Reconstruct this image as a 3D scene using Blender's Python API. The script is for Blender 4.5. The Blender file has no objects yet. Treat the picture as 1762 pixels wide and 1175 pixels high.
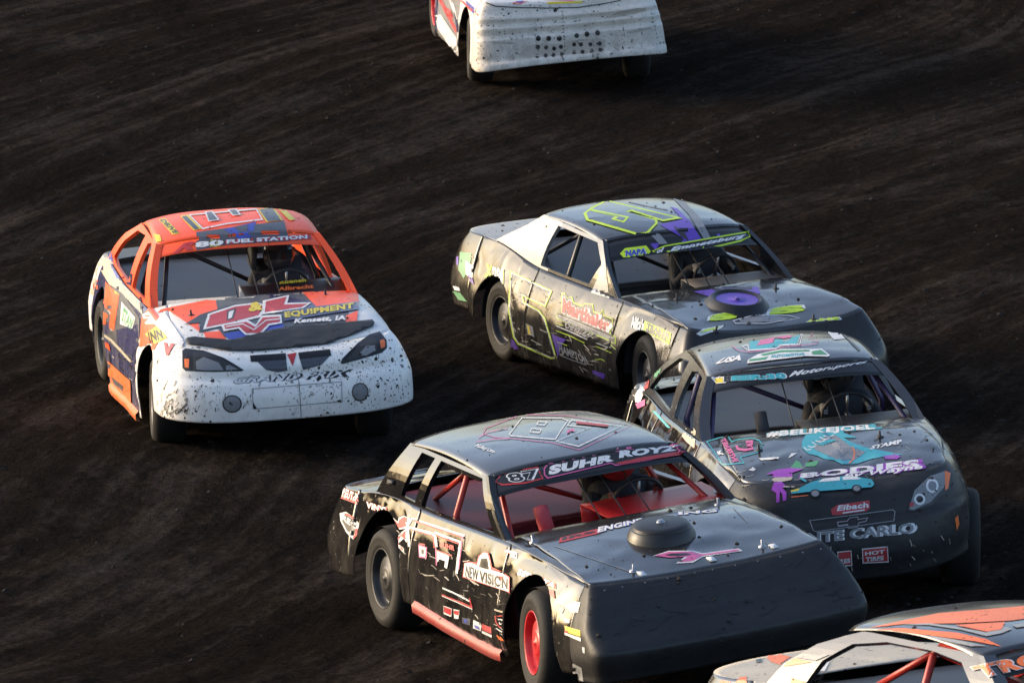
import bpy, bmesh, math, random
import numpy as np
from mathutils import Vector, Matrix, noise
from mathutils.bvhtree import BVHTree
from mathutils.geometry import tessellate_polygon
rad = math.radians
scene = bpy.context.scene
COL = scene.collection

# ------------------------------------------------------------------ camera, sky, sun, exposure
PW, PH = 1762, 1175
FPX, CAM_PITCH, CAM_H = 11902.0, rad(11.88), 11.89
cam_data = bpy.data.cameras.new('camera')
cam_data.sensor_width = 36.0
cam_data.lens = 36.0 * FPX / PW
cam_data.clip_start, cam_data.clip_end = 0.5, 6000
cam_data.dof.use_dof = True
cam_data.dof.focus_distance = 48.5
cam_data.dof.aperture_fstop = 11.0
cam = bpy.data.objects.new('camera', cam_data)
COL.objects.link(cam)
cam.location = (0, 0, CAM_H)
cam.rotation_euler = (rad(90) - CAM_PITCH, 0, 0)
scene.camera = cam

SUN_EL, SUN_AZ = rad(14.0), rad(-73)        # azimuth measured from +y (away from the camera) towards +x
world = bpy.data.worlds.new('World'); scene.world = world; world.use_nodes = True
wn = world.node_tree.nodes; wn.clear()
sky = wn.new('ShaderNodeTexSky'); sky.sky_type = 'NISHITA'; sky.sun_disc = False
sky.sun_elevation = SUN_EL; sky.sun_rotation = SUN_AZ
sky.air_density = .75; sky.dust_density = 3.0; sky.ozone_density = 1.0
bg = wn.new('ShaderNodeBackground'); bg.inputs['Strength'].default_value = 0.12
wo = wn.new('ShaderNodeOutputWorld')
world.node_tree.links.new(sky.outputs[0], bg.inputs[0]); world.node_tree.links.new(bg.outputs[0], wo.inputs[0])
sun_data = bpy.data.lights.new('sun', 'SUN'); sun_data.energy = 0.5; sun_data.angle = rad(12); sun_data.color = (1, .80, .56)
sun = bpy.data.objects.new('sun', sun_data); COL.objects.link(sun)
sdir = Vector((math.sin(SUN_AZ) * math.cos(SUN_EL), math.cos(SUN_AZ) * math.cos(SUN_EL), math.sin(SUN_EL)))
sun.rotation_euler = sdir.to_track_quat('Z', 'Y').to_euler()
scene.view_settings.view_transform = 'Standard'; scene.view_settings.look = 'None'
scene.view_settings.gamma = 1; scene.view_settings.exposure = 1.75
scene.cycles.max_bounces = 6; scene.cycles.use_denoising = True

# ------------------------------------------------------------------ materials
MATS = {}
def nd(nt, typ, **kw):
    n = nt.nodes.new(typ)
    for k, v in kw.items(): setattr(n, k, v)
    return n
def setin(n, **kw):
    for k, v in kw.items(): n.inputs[k.replace('_', ' ')].default_value = v
def rgb(c): return (c[0], c[1], c[2], 1)
def mathn(nt, op, a, b=None, clamp=False):
    n = nd(nt, 'ShaderNodeMath', operation=op, use_clamp=clamp)
    for i, v in enumerate((a, b)):
        if v is None: continue
        if isinstance(v, (int, float)): n.inputs[i].default_value = v
        else: nt.links.new(v, n.inputs[i])
    return n.outputs[0]
def spots(nt, vec, scale, keep, rmax):
    """round mud spots: 1 inside a spot"""
    v = nd(nt, 'ShaderNodeTexVoronoi', feature='F1'); setin(v, Scale=scale, Randomness=1.0)
    nt.links.new(vec, v.inputs['Vector'])
    sep = nd(nt, 'ShaderNodeSeparateColor'); nt.links.new(v.outputs['Color'], sep.inputs[0])
    r = mathn(nt, 'MULTIPLY', mathn(nt, 'MULTIPLY', sep.outputs[1], sep.outputs[1]), rmax)
    on = mathn(nt, 'GREATER_THAN', sep.outputs[0], 1 - keep)
    inside = mathn(nt, 'GREATER_THAN', mathn(nt, 'MULTIPLY', r, on), v.outputs['Distance'])
    return inside
def paint(name, col, rough=.25, metal=0., coat=.0, spot=.35, dust=.25, bump=.0, spec=.5, low=.0):
    if name in MATS: return MATS[name]
    m = bpy.data.materials.new(name); m.use_nodes = True; nt = m.node_tree
    b = nt.nodes['Principled BSDF']
    tc = nd(nt, 'ShaderNodeTexCoord'); vec = tc.outputs['Object']
    n1 = nd(nt, 'ShaderNodeTexNoise'); setin(n1, Scale=2.2, Detail=6.0, Roughness=.65); nt.links.new(vec, n1.inputs['Vector'])
    n2 = nd(nt, 'ShaderNodeTexNoise'); setin(n2, Scale=14.0, Detail=5.0, Roughness=.7); nt.links.new(vec, n2.inputs['Vector'])
    film = nd(nt, 'ShaderNodeMapRange'); setin(film, From_Min=.38, From_Max=.78, To_Min=dust * .25, To_Max=dust)
    nt.links.new(mathn(nt, 'ADD', mathn(nt, 'MULTIPLY', n1.outputs[0], .6), mathn(nt, 'MULTIPLY', n2.outputs[0], .4)), film.inputs[0])
    # warp the splash pattern a little so the spots are not perfectly round
    warp = nd(nt, 'ShaderNodeTexNoise'); setin(warp, Scale=32.0, Detail=3.0); nt.links.new(vec, warp.inputs['Vector'])
    wv = nd(nt, 'ShaderNodeVectorMath', operation='MULTIPLY_ADD'); wv.inputs[1].default_value = (.022, .022, .034)
    nt.links.new(warp.outputs['Color'], wv.inputs[0]); nt.links.new(vec, wv.inputs[2])
    sp = spots(nt, wv.outputs[0], 15.0, spot * .8, .30)
    sp2 = spots(nt, wv.outputs[0], 38.0, spot, .40)
    sp3 = spots(nt, wv.outputs[0], 85.0, spot, .40)
    sm = mathn(nt, 'MAXIMUM', mathn(nt, 'MAXIMUM', sp, sp2), sp3)
    dens = nd(nt, 'ShaderNodeMapRange'); setin(dens, From_Min=.40, From_Max=.50); nt.links.new(n1.outputs[0], dens.inputs[0])
    sm = mathn(nt, 'MULTIPLY', sm, dens.outputs[0])
    filmo = film.outputs[0]
    if low > 0:      # spray thrown up by the wheels: streaky, thicker near the sill
        sx = nd(nt, 'ShaderNodeSeparateXYZ'); nt.links.new(vec, sx.inputs[0])
        hz = nd(nt, 'ShaderNodeMapRange'); setin(hz, From_Min=.75, From_Max=.18, To_Min=0., To_Max=1.); nt.links.new(sx.outputs[2], hz.inputs[0])
        ms = nd(nt, 'ShaderNodeMapping'); ms.inputs['Scale'].default_value = (7, 7, 2.5); nt.links.new(vec, ms.inputs[0])
        ns = nd(nt, 'ShaderNodeTexNoise'); setin(ns, Scale=1.3, Detail=8.0, Roughness=.7); nt.links.new(ms.outputs[0], ns.inputs[0])
        sr = nd(nt, 'ShaderNodeMapRange'); setin(sr, From_Min=.42, From_Max=.72); nt.links.new(ns.outputs[0], sr.inputs[0])
        filmo = mathn(nt, 'ADD', filmo, mathn(nt, 'MULTIPLY', mathn(nt, 'MULTIPLY', hz.outputs[0], sr.outputs[0]), low), True)
    mx = nd(nt, 'ShaderNodeMix', data_type='RGBA'); nt.links.new(filmo, mx.inputs[0])
    mx.inputs[6].default_value = rgb(col); mx.inputs[7].default_value = (.19, .165, .135, 1)
    mx2 = nd(nt, 'ShaderNodeMix', data_type='RGBA'); nt.links.new(sm, mx2.inputs[0])
    nt.links.new(mx.outputs[2], mx2.inputs[6]); mx2.inputs[7].default_value = (.016, .013, .011, 1)
    nt.links.new(mx2.outputs[2], b.inputs['Base Color'])
    rg = nd(nt, 'ShaderNodeMix', data_type='FLOAT'); nt.links.new(mathn(nt, 'MAXIMUM', sm, filmo), rg.inputs[0])
    rg.inputs[2].default_value = rough; rg.inputs[3].default_value = .75
    nt.links.new(rg.outputs[0], b.inputs['Roughness'])
    setin(b, Metallic=metal); b.inputs['Specular IOR Level'].default_value = spec
    b.inputs['Coat Weight'].default_value = coat; b.inputs['Coat Roughness'].default_value = .08
    if bump > 0:
        n3 = nd(nt, 'ShaderNodeTexNoise'); setin(n3, Scale=5.0, Detail=3.0, Roughness=.5); nt.links.new(vec, n3.inputs['Vector'])
        bp = nd(nt, 'ShaderNodeBump'); setin(bp, Strength=1.0, Distance=bump); nt.links.new(n3.outputs[0], bp.inputs['Height'])
        nt.links.new(bp.outputs[0], b.inputs['Normal'])
    MATS[name] = m; return m
def plain(name, col, rough=.5, metal=0., noise_amt=.25, scale=20., spec=.5):
    if name in MATS: return MATS[name]
    m = bpy.data.materials.new(name); m.use_nodes = True; nt = m.node_tree
    b = nt.nodes['Principled BSDF']
    tc = nd(nt, 'ShaderNodeTexCoord')
    n1 = nd(nt, 'ShaderNodeTexNoise'); setin(n1, Scale=scale, Detail=5.0, Roughness=.65); nt.links.new(tc.outputs['Object'], n1.inputs['Vector'])
    mr = nd(nt, 'ShaderNodeMapRange'); setin(mr, From_Min=.3, From_Max=.7, To_Min=1 - noise_amt, To_Max=1 + noise_amt); nt.links.new(n1.outputs[0], mr.inputs[0])
    mx = nd(nt, 'ShaderNodeMix', data_type='RGBA', blend_type='MULTIPLY'); mx.inputs[0].default_value = 1
    mx.inputs[6].default_value = rgb(col); nt.links.new(mr.outputs[0], mx.inputs[7])
    nt.links.new(mx.outputs[2], b.inputs['Base Color'])
    setin(b, Roughness=rough, Metallic=metal); b.inputs['Specular IOR Level'].default_value = spec
    MATS[name] = m; return m

#@@GROUND
# ------------------------------------------------------------------ the track
def zg(y): return .002513 * max(0., 60.11 - y) ** 2
def zslope(y): return -2 * .002513 * max(0., 60.11 - y)
TRK = rad(66)                                  # the lanes worn into the clay run this way
def track_relief(x, y):
    c, s = math.cos(TRK), math.sin(TRK)
    a, b = x * c + y * s, -x * s + y * c       # along, across
    z = .030 * noise.noise((a * .12, b * 1.1, 3.1)) + .016 * noise.noise((a * .35, b * 3.1, 7.7))
    z += .010 * noise.noise((x * 2.2, y * 1.2, 1.3)) + .0055 * noise.noise((x * 5., y * 4.2, 5.1))
    q = noise.noise((x * 9., y * 8., 2.2))
    z += .022 * max(0., q - .12) + .006 * noise.noise((x * 14., y * 11., 8.8))
    return z
def make_track():
    xs = np.arange(-7.2, 7.21, .04); ys = np.concatenate([np.arange(33, 60, .06), np.arange(60, 84, .09)])
    V = [(x, y, zg(y) + track_relief(x, y)) for y in ys for x in xs]
    nx, ny = len(xs), len(ys)
    F = [(j * nx + i, j * nx + i + 1, (j + 1) * nx + i + 1, (j + 1) * nx + i) for j in range(ny - 1) for i in range(nx - 1)]
    # outer sheet reaching far away, joined to the fine patch's border
    x0, x1, y0, y1 = -7.2, 7.2, 33., float(ys[-1])
    me = bpy.data.meshes.new('dirt_track'); me.from_pydata(V, [], F)
    me.polygons.foreach_set('use_smooth', [True] * len(F))
    o = bpy.data.objects.new('dirt_track', me); COL.objects.link(o); o['kind'] = 'structure'
    o['label'] = 'dark brown clay race track worn into diagonal lanes'
    V2, F2 = [], []
    gx = [-1500, -400, -120, -40, -14, -7.15, 7.15, 14, 40, 120, 400, 1500]
    gy = [-300, -60, 0, 20, 28, 33.05] + list(np.linspace(36, 82, 13)) + [y1 - .05, 95, 120, 200, 500, 2500]
    for y in gy:
        for x in gx: V2.append((x, y, zg(max(y, 31)) - .03))
    n = len(gx)
    for j in range(len(gy) - 1):
        for i in range(n - 1):
            if gx[i] >= -7.2 and gx[i + 1] <= 7.2 and gy[j] >= 33 and gy[j + 1] <= y1: continue
            F2.append((j * n + i, j * n + i + 1, (j + 1) * n + i + 1, (j + 1) * n + i))
    me2 = bpy.data.meshes.new('ground'); me2.from_pydata(V2, [], F2)
    o2 = bpy.data.objects.new('ground', me2); COL.objects.link(o2); o2['kind'] = 'structure'
    m = bpy.data.materials.new('clay'); m.use_nodes = True; nt = m.node_tree; b = nt.nodes['Principled BSDF']
    tc = nd(nt, 'ShaderNodeTexCoord')
    mp = nd(nt, 'ShaderNodeMapping'); mp.inputs['Rotation'].default_value = (0, 0, -TRK)
    nt.links.new(tc.outputs['Object'], mp.inputs[0])
    wl = nd(nt, 'ShaderNodeTexNoise'); setin(wl, Scale=.07, Detail=1.0); nt.links.new(tc.outputs['Object'], wl.inputs[0])
    wm = nd(nt, 'ShaderNodeVectorMath', operation='MULTIPLY_ADD'); wm.inputs[1].default_value = (0, 5.0, 0)
    nt.links.new(wl.outputs['Color'], wm.inputs[0]); nt.links.new(mp.outputs[0], wm.inputs[2])
    mp = wm                                     # the grooves wander and curve a little
    st = nd(nt, 'ShaderNodeMapping'); st.inputs['Scale'].default_value = (.06, 1.9, 1); nt.links.new(mp.outputs[0], st.inputs[0])
    lanes = nd(nt, 'ShaderNodeTexNoise'); setin(lanes, Scale=1.0, Detail=5.0, Roughness=.6, Distortion=.3); nt.links.new(st.outputs[0], lanes.inputs[0])
    st2 = nd(nt, 'ShaderNodeMapping'); st2.inputs['Scale'].default_value = (.30, .80, 1); nt.links.new(mp.outputs[0], st2.inputs[0])
    fine = nd(nt, 'ShaderNodeTexNoise'); setin(fine, Scale=9.0, Detail=9.0, Roughness=.72); nt.links.new(st2.outputs[0], fine.inputs[0])
    st3 = nd(nt, 'ShaderNodeMapping'); st3.inputs['Scale'].default_value = (1.0, .8, 1); nt.links.new(tc.outputs['Object'], st3.inputs[0])
    patch = nd(nt, 'ShaderNodeTexNoise'); setin(patch, Scale=.5, Detail=4.0, Roughness=.6); nt.links.new(st3.outputs[0], patch.inputs[0])
    # random clay tone; paler streaks put the packed lanes' sky sheen into the colour
    st5 = nd(nt, 'ShaderNodeMapping'); st5.inputs['Scale'].default_value = (.035, 6.5, 1); nt.links.new(mp.outputs[0], st5.inputs[0])
    ruts = nd(nt, 'ShaderNodeTexNoise'); setin(ruts, Scale=1.0, Detail=3.0, Roughness=.55); nt.links.new(st5.outputs[0], ruts.inputs[0])
    k = mathn(nt, 'ADD', mathn(nt, 'MULTIPLY', ruts.outputs[0], .30), mathn(nt, 'SUBTRACT', mathn(nt, 'ADD', mathn(nt, 'MULTIPLY', lanes.outputs[0], .50), mathn(nt, 'ADD', mathn(nt, 'MULTIPLY', fine.outputs[0], .40), mathn(nt, 'MULTIPLY', patch.outputs[0], .38))), .15))
    cr = nd(nt, 'ShaderNodeValToRGB'); e = cr.color_ramp.elements
    e[0].position, e[0].color = .43, (.0082, .0064, .0053, 1); e[1].position, e[1].color = .90, (.050, .041, .035, 1)
    e2 = cr.color_ramp.elements.new(.64); e2.color = (.0140, .0111, .0094, 1)
    nt.links.new(k, cr.inputs[0])
    st4 = nd(nt, 'ShaderNodeMapping'); st4.inputs['Scale'].default_value = (.55, .8, 1); nt.links.new(tc.outputs['Object'], st4.inputs[0])
    grain = nd(nt, 'ShaderNodeTexNoise'); setin(grain, Scale=42.0, Detail=4.0, Roughness=.75); nt.links.new(st4.outputs[0], grain.inputs[0])
    gm = nd(nt, 'ShaderNodeMapRange'); setin(gm, From_Min=.3, From_Max=.7, To_Min=.35, To_Max=1.75); nt.links.new(grain.outputs[0], gm.inputs[0])
    cm_ = nd(nt, 'ShaderNodeMix', data_type='RGBA', blend_type='MULTIPLY'); cm_.inputs[0].default_value = 1
    nt.links.new(cr.outputs[0], cm_.inputs[6]); nt.links.new(gm.outputs[0], cm_.inputs[7]); nt.links.new(cm_.outputs[2], b.inputs['Base Color'])
    rr = nd(nt, 'ShaderNodeMapRange'); setin(rr, From_Min=.56, From_Max=.82, To_Min=1.0, To_Max=.6); nt.links.new(k, rr.inputs[0])
    nt.links.new(rr.outputs[0], b.inputs['Roughness']); b.inputs['Specular IOR Level'].default_value = .0
    bp = nd(nt, 'ShaderNodeBump'); setin(bp, Strength=1.0, Distance=.06); nt.links.new(fine.outputs[0], bp.inputs['Height'])
    nt.links.new(bp.outputs[0], b.inputs['Normal'])
    me.materials.append(m); me2.materials.append(m)
    # loose crumbs of clay lying on the track
    rng = random.Random(5); V, F = [], []
    for _ in range(9000):
        x, y = rng.uniform(-6, 6), rng.uniform(34, 80)
        r = .004 + .020 * rng.random() ** 5.0
        if noise.noise((x * .9, y * .5, 4.4)) < rng.uniform(-.35, .25): continue
        z = zg(y) + track_relief(x, y) + r * .3
        base = len(V); ph = rng.random() * 6.28
        P = [(math.cos(ph + k * 2.094 + rng.uniform(-.3, .3)), math.sin(ph + k * 2.094), -.5) for k in range(3)] + [(rng.uniform(-.3, .3), rng.uniform(-.3, .3), .8)] + [(math.cos(ph + 1 + k * 2.094) * .9, math.sin(ph + 1 + k * 2.094) * .9, .2) for k in range(3)]
        for p in P: V.append((x + p[0] * r * rng.uniform(.7, 1.5), y + p[1] * r, z + p[2] * r * .8))
        for k in range(3):
            n3 = (k + 1) % 3
            F += [(base + k, base + n3, base + 4 + k), (base + n3, base + 4 + n3, base + 4 + k), (base + 4 + k, base + 4 + n3, base + 3)]
    me3 = bpy.data.meshes.new('clay_crumbs'); me3.from_pydata(V, [], F)
    me3.materials.append(plain('clay_crumb', (.008, .0062, .005), 1.0, 0, .4, 3.))
    o3 = bpy.data.objects.new('clay_crumbs', me3); COL.objects.link(o3); o3['kind'] = 'stuff'
    o3['label'] = 'loose crumbs of dark clay lying on the track'; o3['category'] = 'clay'
make_track()
# ------------------------------------------------------------------ mesh helpers
def interp(pts, x):
    """smooth (monotone-ish cubic) interpolation through (x, v) knots"""
    n = len(pts)
    if x <= pts[0][0]: return pts[0][1]
    if x >= pts[-1][0]: return pts[-1][1]
    for i in range(n - 1):
        if pts[i][0] <= x <= pts[i + 1][0]: break
    def sl(j):
        if j <= 0 or j >= n - 1: 
            a, b = (0, 1) if j <= 0 else (n - 2, n - 1)
            return (pts[b][1] - pts[a][1]) / (pts[b][0] - pts[a][0])
        d0 = (pts[j][1] - pts[j - 1][1]) / (pts[j][0] - pts[j - 1][0]); d1 = (pts[j + 1][1] - pts[j][1]) / (pts[j + 1][0] - pts[j][0])
        return 0 if d0 * d1 <= 0 else 2 * d0 * d1 / (d0 + d1)
    h = pts[i + 1][0] - pts[i][0]; t = (x - pts[i][0]) / h
    m0, m1 = sl(i) * h, sl(i + 1) * h; a, b = pts[i][1], pts[i + 1][1]
    return (2*t**3-3*t**2+1)*a + (t**3-2*t**2+t)*m0 + (-2*t**3+3*t**2)*b + (t**3-t**2)*m1
def lerp(a, b, t): return a + (b - a) * t
def grid_faces(nr, nc, flip=False):
    F = []
    for j in range(nr - 1):
        for i in range(nc - 1):
            f = (j * nc + i, j * nc + i + 1, (j + 1) * nc + i + 1, (j + 1) * nc + i)
            F.append(f[::-1] if flip else f)
    return F

class Car:
    def __init__(self, name, spec, pose, label):
        self.s = spec; self.pal = spec['mats']
        X, Y, yaw, roll, pit, hz = pose
        sl = zslope(Y); n = Vector((0, -sl, 1)).normalized()
        fw = Vector((math.cos(rad(yaw)), math.sin(rad(yaw)), 0)); fw = (fw - n * fw.dot(n)).normalized(); lf = n.cross(fw)
        B = Matrix((fw, lf, n)).transposed()
        self.root = bpy.data.objects.new(name, None); COL.objects.link(self.root)
        self.root.empty_display_size = .3
        M = B.to_4x4(); M.translation = Vector((X, Y, zg(Y)))
        self.M = M; self.root.matrix_world = M
        self.root['label'] = label; self.root['category'] = 'race car'; self.root['group'] = 'stock cars racing through the turn'
        R = Matrix.Rotation(rad(pit), 4, 'Y') @ Matrix.Rotation(rad(roll), 4, 'X')
        self.BM = Matrix.Translation((0, 0, .45 + hz)) @ R @ Matrix.Translation((0, 0, -.45))
        self.iBM = self.BM.inverted()
        self.toBody = (M @ self.BM).inverted()
        self.bv, self.bf = [], []          # everything decals may land on (body frame)
        self.owner = []
        self.rng = random.Random(name + label)
    # --- emit a mesh given in the body frame
    def emit(self, name, V, F, mat, parent=None, body=True, target=False, thick=0., smooth=True, label=None, mats=None, fm=None):
        if thick:
            acc = 0.
            for f in F[::max(1, len(F) // 60)]:
                a, b, c = Vector(V[f[0]]), Vector(V[f[1]]), Vector(V[f[2]]); n = (b - a).cross(c - a); acc += n.dot(Vector((a.x * .25, a.y, a.z - .5)))
            if acc < 0: F = [tuple(f)[::-1] for f in F]
        me = bpy.data.meshes.new(name)
        VV = [tuple((self.BM @ Vector(v)) if body else v) for v in V]
        me.from_pydata(VV, [], F)
        for m in (mats or [mat]): me.materials.append(m)
        if fm: me.polygons.foreach_set('material_index', fm)
        if smooth: me.polygons.foreach_set('use_smooth', [True] * len(me.polygons))
        o = bpy.data.objects.new(name, me); COL.objects.link(o); o.parent = parent or self.root
        if thick:
            md = o.modifiers.new('sheet', 'SOLIDIFY'); md.thickness = thick; md.offset = -1
        if label: o['label'] = label
        if target:
            b = len(self.bv); self.bv += [tuple(v) for v in V]
            self.bf += [tuple(i + b for i in f) for f in F]; self.owner += [o] * len(F)
        return o
    # --- body surface functions
    def belt(self, x): return interp(self.s['belt'], x)
    def rock(self, x): return interp(self.s['rock'], x)
    def yside(self, x, z):
        b = self.belt(x); h = (z - .2) / (b - .2)
        return interp(self.s['width'], x) + interp(self.s['prof'], h)
    def dent(self, P, k=1.):
        a = self.s.get('dent', .008) * k
        x, y, z = P
        d = noise.noise((x * 1.7, y * 2 + 9 * (y > 0), z * 3.1)) * 1.0 + .55 * noise.noise((x * 4.3 + 3, y * 3, z * 6.1 + 7 * (y > 0)))
        # sharp creases
        q = abs(noise.noise((x * 2.3 + 11, y * 2, z * 3.7 + 5))); d += .45 * max(0, .2 - q) / .2 + .09 * noise.noise((x * 9.1 + 2, y * 5, z * 13.3)) + .16 * max(0, .12 - abs(noise.noise((x * 6.1 + 4, y * 2, z * 5.2 + 1)))) / .12
        return a * d
    def side(self, sgn, x0, x1, name, mat, nrow=26, step=.022, low=None):
        s = self.s
        xs = list(np.arange(x0, x1, step)) + [x1]
        for (ax, az, r) in self.arches:
            for k in range(17):
                a = math.pi * k / 16; xx = ax + math.cos(a) * r
                if x0 < xx < x1: xs.append(xx)
        xs = sorted(xs); xs = [xs[0]] + [b for a, b in zip(xs, xs[1:]) if b - a > .004]
        V = []
        for x in xs:
            zb = self.rock(x)
            for (ax, az, r) in self.arches:
                if abs(x - ax) < r: zb = max(zb, az + math.sqrt(max(0, r * r - (x - ax) ** 2)))
            zt = self.belt(x) - .0
            zb = min(zb, zt - .03)
            for j in range(nrow + 1):
                z = zb + (zt - zb) * (j / nrow) ** .9
                y = self.yside(x, z)
                dd = self.dent((x, sgn * y, z)) * min(1, (1 - j / nrow) * 4 + .15)
                V.append((x, sgn * (y + dd), z))
        F = grid_faces(len(xs), nrow + 1, flip=(sgn < 0))
        o = self.emit(name, V, F, mat, target=True, thick=.004)
        return o
    def sidetop(self, sgn, x): z = self.belt(x); return Vector((x, sgn * self.yside(x, z), z))
    def cap(self, end, name, mat, M=56, NR=36):
        """nose (end=+1) or tail (end=-1): returns its top row"""
        c = self.s['nose'] if end > 0 else self.s['tail']
        xn = c['x0']; n = c['n']
        cols = []
        fine = [(-1 + 2 * k / 800) * math.pi / 2 for k in range(801)]
        def pt(th, r):
            xf = interp(c['prof'], r)
            rho = (abs(math.cos(th)) ** n + abs(math.sin(th)) ** n) ** (-1 / n); sc = math.sin(th) * rho; cc = max(0., math.cos(th) * rho)
            zt = lerp(c['ztop'], self.belt(xn), abs(sc) ** c.get('zp', 2.))
            zb = lerp(c['zbot'], c['zbot_side'], abs(sc) ** 3) + c.get('tilt', 0) * sc
            z = zt + (zb - zt) * r
            Y0 = self.yside(xn, z) * (1 - c.get('taper', 0) * cc * r)
            y = Y0 * sc; x = xn + (xf - xn) * cc
            return Vector((x, y, z))
        L = [0]; pts = [pt(t, .5) for t in fine]
        for a, b in zip(pts, pts[1:]): L.append(L[-1] + (b - a).length)
        ths = [fine[min(range(801), key=lambda q: abs(L[q] - L[-1] * k / M))] if 0 < k < M else fine[0 if k == 0 else 800] for k in range(M + 1)]
        rows = []
        for j in range(NR + 1):
            r = j / NR
            row = []
            for t in ths:
                p = pt(t, r); d = self.dent(p, .7) * (1 if 0 < j else 0) * math.cos(t) ** .5 if abs(t) < 1.57 else 0
                p.x += end * d; row.append(p)
            rows.append(row)
        V = [tuple(p) for row in rows for p in row]
        F = grid_faces(NR + 1, M + 1, flip=(end > 0))
        o = self.emit(name, V, F, mat, target=True, thick=.005)
        return rows[0], o
    def coons(self, back, front, left, right):
        """back/front: lists over v ; left/right: lists over u ; returns grid rows (u) x cols (v)"""
        nu, nv = len(left), len(back); G = []
        for i in range(nu):
            u = i / (nu - 1); row = []
            for j in range(nv):
                v = j / (nv - 1)
                p = back[j] * (1 - u) + front[j] * u + left[i] * (1 - v) + right[i] * v - (back[0] * (1 - u) * (1 - v) + back[-1] * (1 - u) * v + front[0] * u * (1 - v) + front[-1] * u * v)
                row.append(p)
            G.append(row)
        return G
    def patch(self, G, name, mat, flip=False, j0=None, j1=None, dentk=1.3, **kw):
        j0 = 0 if j0 is None else j0; j1 = len(G[0]) - 1 if j1 is None else j1
        V = []
        nr = len(G)
        for i, row in enumerate(G):
            for j in range(j0, j1 + 1):
                p = row[j].copy(); w = min(1, min(i, nr - 1 - i) / 3.) * min(1, min(j, len(row) - 1 - j) / 3.)
                p.z += self.dent(p, dentk) * w; V.append(tuple(p))
        F = grid_faces(nr, j1 - j0 + 1, flip)
        return self.emit(name, V, F, mat, target=kw.pop('target', True), thick=kw.pop('thick', .004), **kw)
    def tube(self, name, pts, r, mat, parent=None, body=True, seg=8):
        V, F = [], []
        pts = [Vector(p) for p in pts]
        for i, p in enumerate(pts):
            d = (pts[min(i + 1, len(pts) - 1)] - pts[max(i - 1, 0)]).normalized()
            a = d.orthogonal().normalized() if i == 0 else (a - d * a.dot(d)).normalized()
            b = d.cross(a)
            for k in range(seg):
                t = 2 * math.pi * k / seg; V.append(tuple(p + a * (r * math.cos(t)) + b * (r * math.sin(t))))
        for i in range(len(pts) - 1):
            for k in range(seg): F.append((i * seg + k, i * seg + (k + 1) % seg, (i + 1) * seg + (k + 1) % seg, (i + 1) * seg + k))
        F.append(tuple(range(seg))[::-1]); F.append(tuple((len(pts) - 1) * seg + k for k in range(seg)))
        return self.emit(name, V, F, mat, parent, body)
    def sheet(self, name, P, mat, n=(10, 10), thick=.006, target=False, parent=None, dentk=.5, label=None):
        """bilinear quad sheet P = 4 corners"""
        P = [Vector(p) for p in P]; V = []
        for i in range(n[0] + 1):
            for j in range(n[1] + 1):
                u, v = i / n[0], j / n[1]
                p = P[0] * (1 - u) * (1 - v) + P[1] * u * (1 - v) + P[2] * u * v + P[3] * (1 - u) * v
                p.z += self.dent(p, dentk); V.append(tuple(p))
        return self.emit(name, V, grid_faces(n[0] + 1, n[1] + 1), mat, parent, target=target, thick=thick, label=label)
    # --- greenhouse side sheet: polygon with holes in (x, h)
    def gh_point(self, sgn, x, h):
        r = self.s['roof']
        xs = min(max(x, self.s['xd']), self.s['xc'])
        b = self.sidetop(sgn, xs)
        xr = min(max(x, r['x0']), r['x1'])
        yr = lerp(r['y0'], r['y1'], (xr - r['x0']) / (r['x1'] - r['x0'])); zr = lerp(r['z0'], r['z1'], (xr - r['x0']) / (r['x1'] - r['x0']))
        y = lerp(abs(b.y) - .012, yr, h) + .022 * math.sin(math.pi * min(max(h, 0), 1)); z = lerp(b.z, zr, h)
        return Vector((x, sgn * y, z))
    def greenhouse(self, sgn, name, mat):
        s = self.s
        polys = [s['gh']] + s['gh_holes']
        bm = poly_bm(polys)
        grid_cut(bm, .08, .12)
        V = [tuple(self.gh_point(sgn, v.co.x, v.co.y)) for v in bm.verts]
        bm.verts.ensure_lookup_table()
        F = [tuple(v.index for v in f.verts) for f in bm.faces]
        if sgn > 0: F = [f[::-1] for f in F]
        bm.free()
        sp = s.get('frame_split')
        if sp:
            fm = [0 if sum(V[i][0] for i in f) / len(f) > sp[0] else 1 for f in F]
            return self.emit(name, V, F, None, target=True, thick=.03, smooth=False, mats=[mat, sp[1]], fm=fm)
        return self.emit(name, V, F, mat, target=True, thick=.03, smooth=False)
    # --- assembly
    def build(self):
        s = self.s; P = self.pal; r = s['roof']
        wr = .335
        self.arches = []
        for ax, dz in ((WBH, s.get('farch_dz', 0)), (-WBH, s.get('rarch_dz', 0))):
            c = self.iBM @ Vector((ax, -.9, wr)); self.arches.append((c.x + (s.get('rarch_dx', 0) if ax < 0 else 0), c.z + dz, s.get('arch_r', .43) if ax > 0 else s.get('rarch_r', s.get('arch_r', .43))))
        xf0, xd0 = s['nose']['x0'], s['door']
        for sg in (-1, 1):
            rt = sg < 0
            if not (s.get('only_front') and not rt):
                self.side(sg, s['tail']['x0'] + .003, xd0[0] - .003, 'quarter_panel', P.get('quarter', P['body']))
            self.side(sg, xd0[0] + .003, xd0[1] - .003, 'door', P.get('door', P['body']))
            self.side(sg, xd0[1] + .003, xf0 - .002, 'fender', P.get('fender', P['body']))
        ntop, self.nose = self.cap(1, 'nose', P['nose'])
        ttop, self.tail = self.cap(-1, 'tail_panel', P.get('tail', P['body']))
        NU, M = 24, len(ntop) - 1
        xc = s['xc']
        cow = []
        for j in range(M + 1):
            v = -1 + 2 * j / M; e = self.sidetop(1, xc)
            cow.append(Vector((xc + s['cowl_bow'] * (1 - v * v), v * e.y, e.z + s['hood_crown'] * (1 - v ** 4))))
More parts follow.
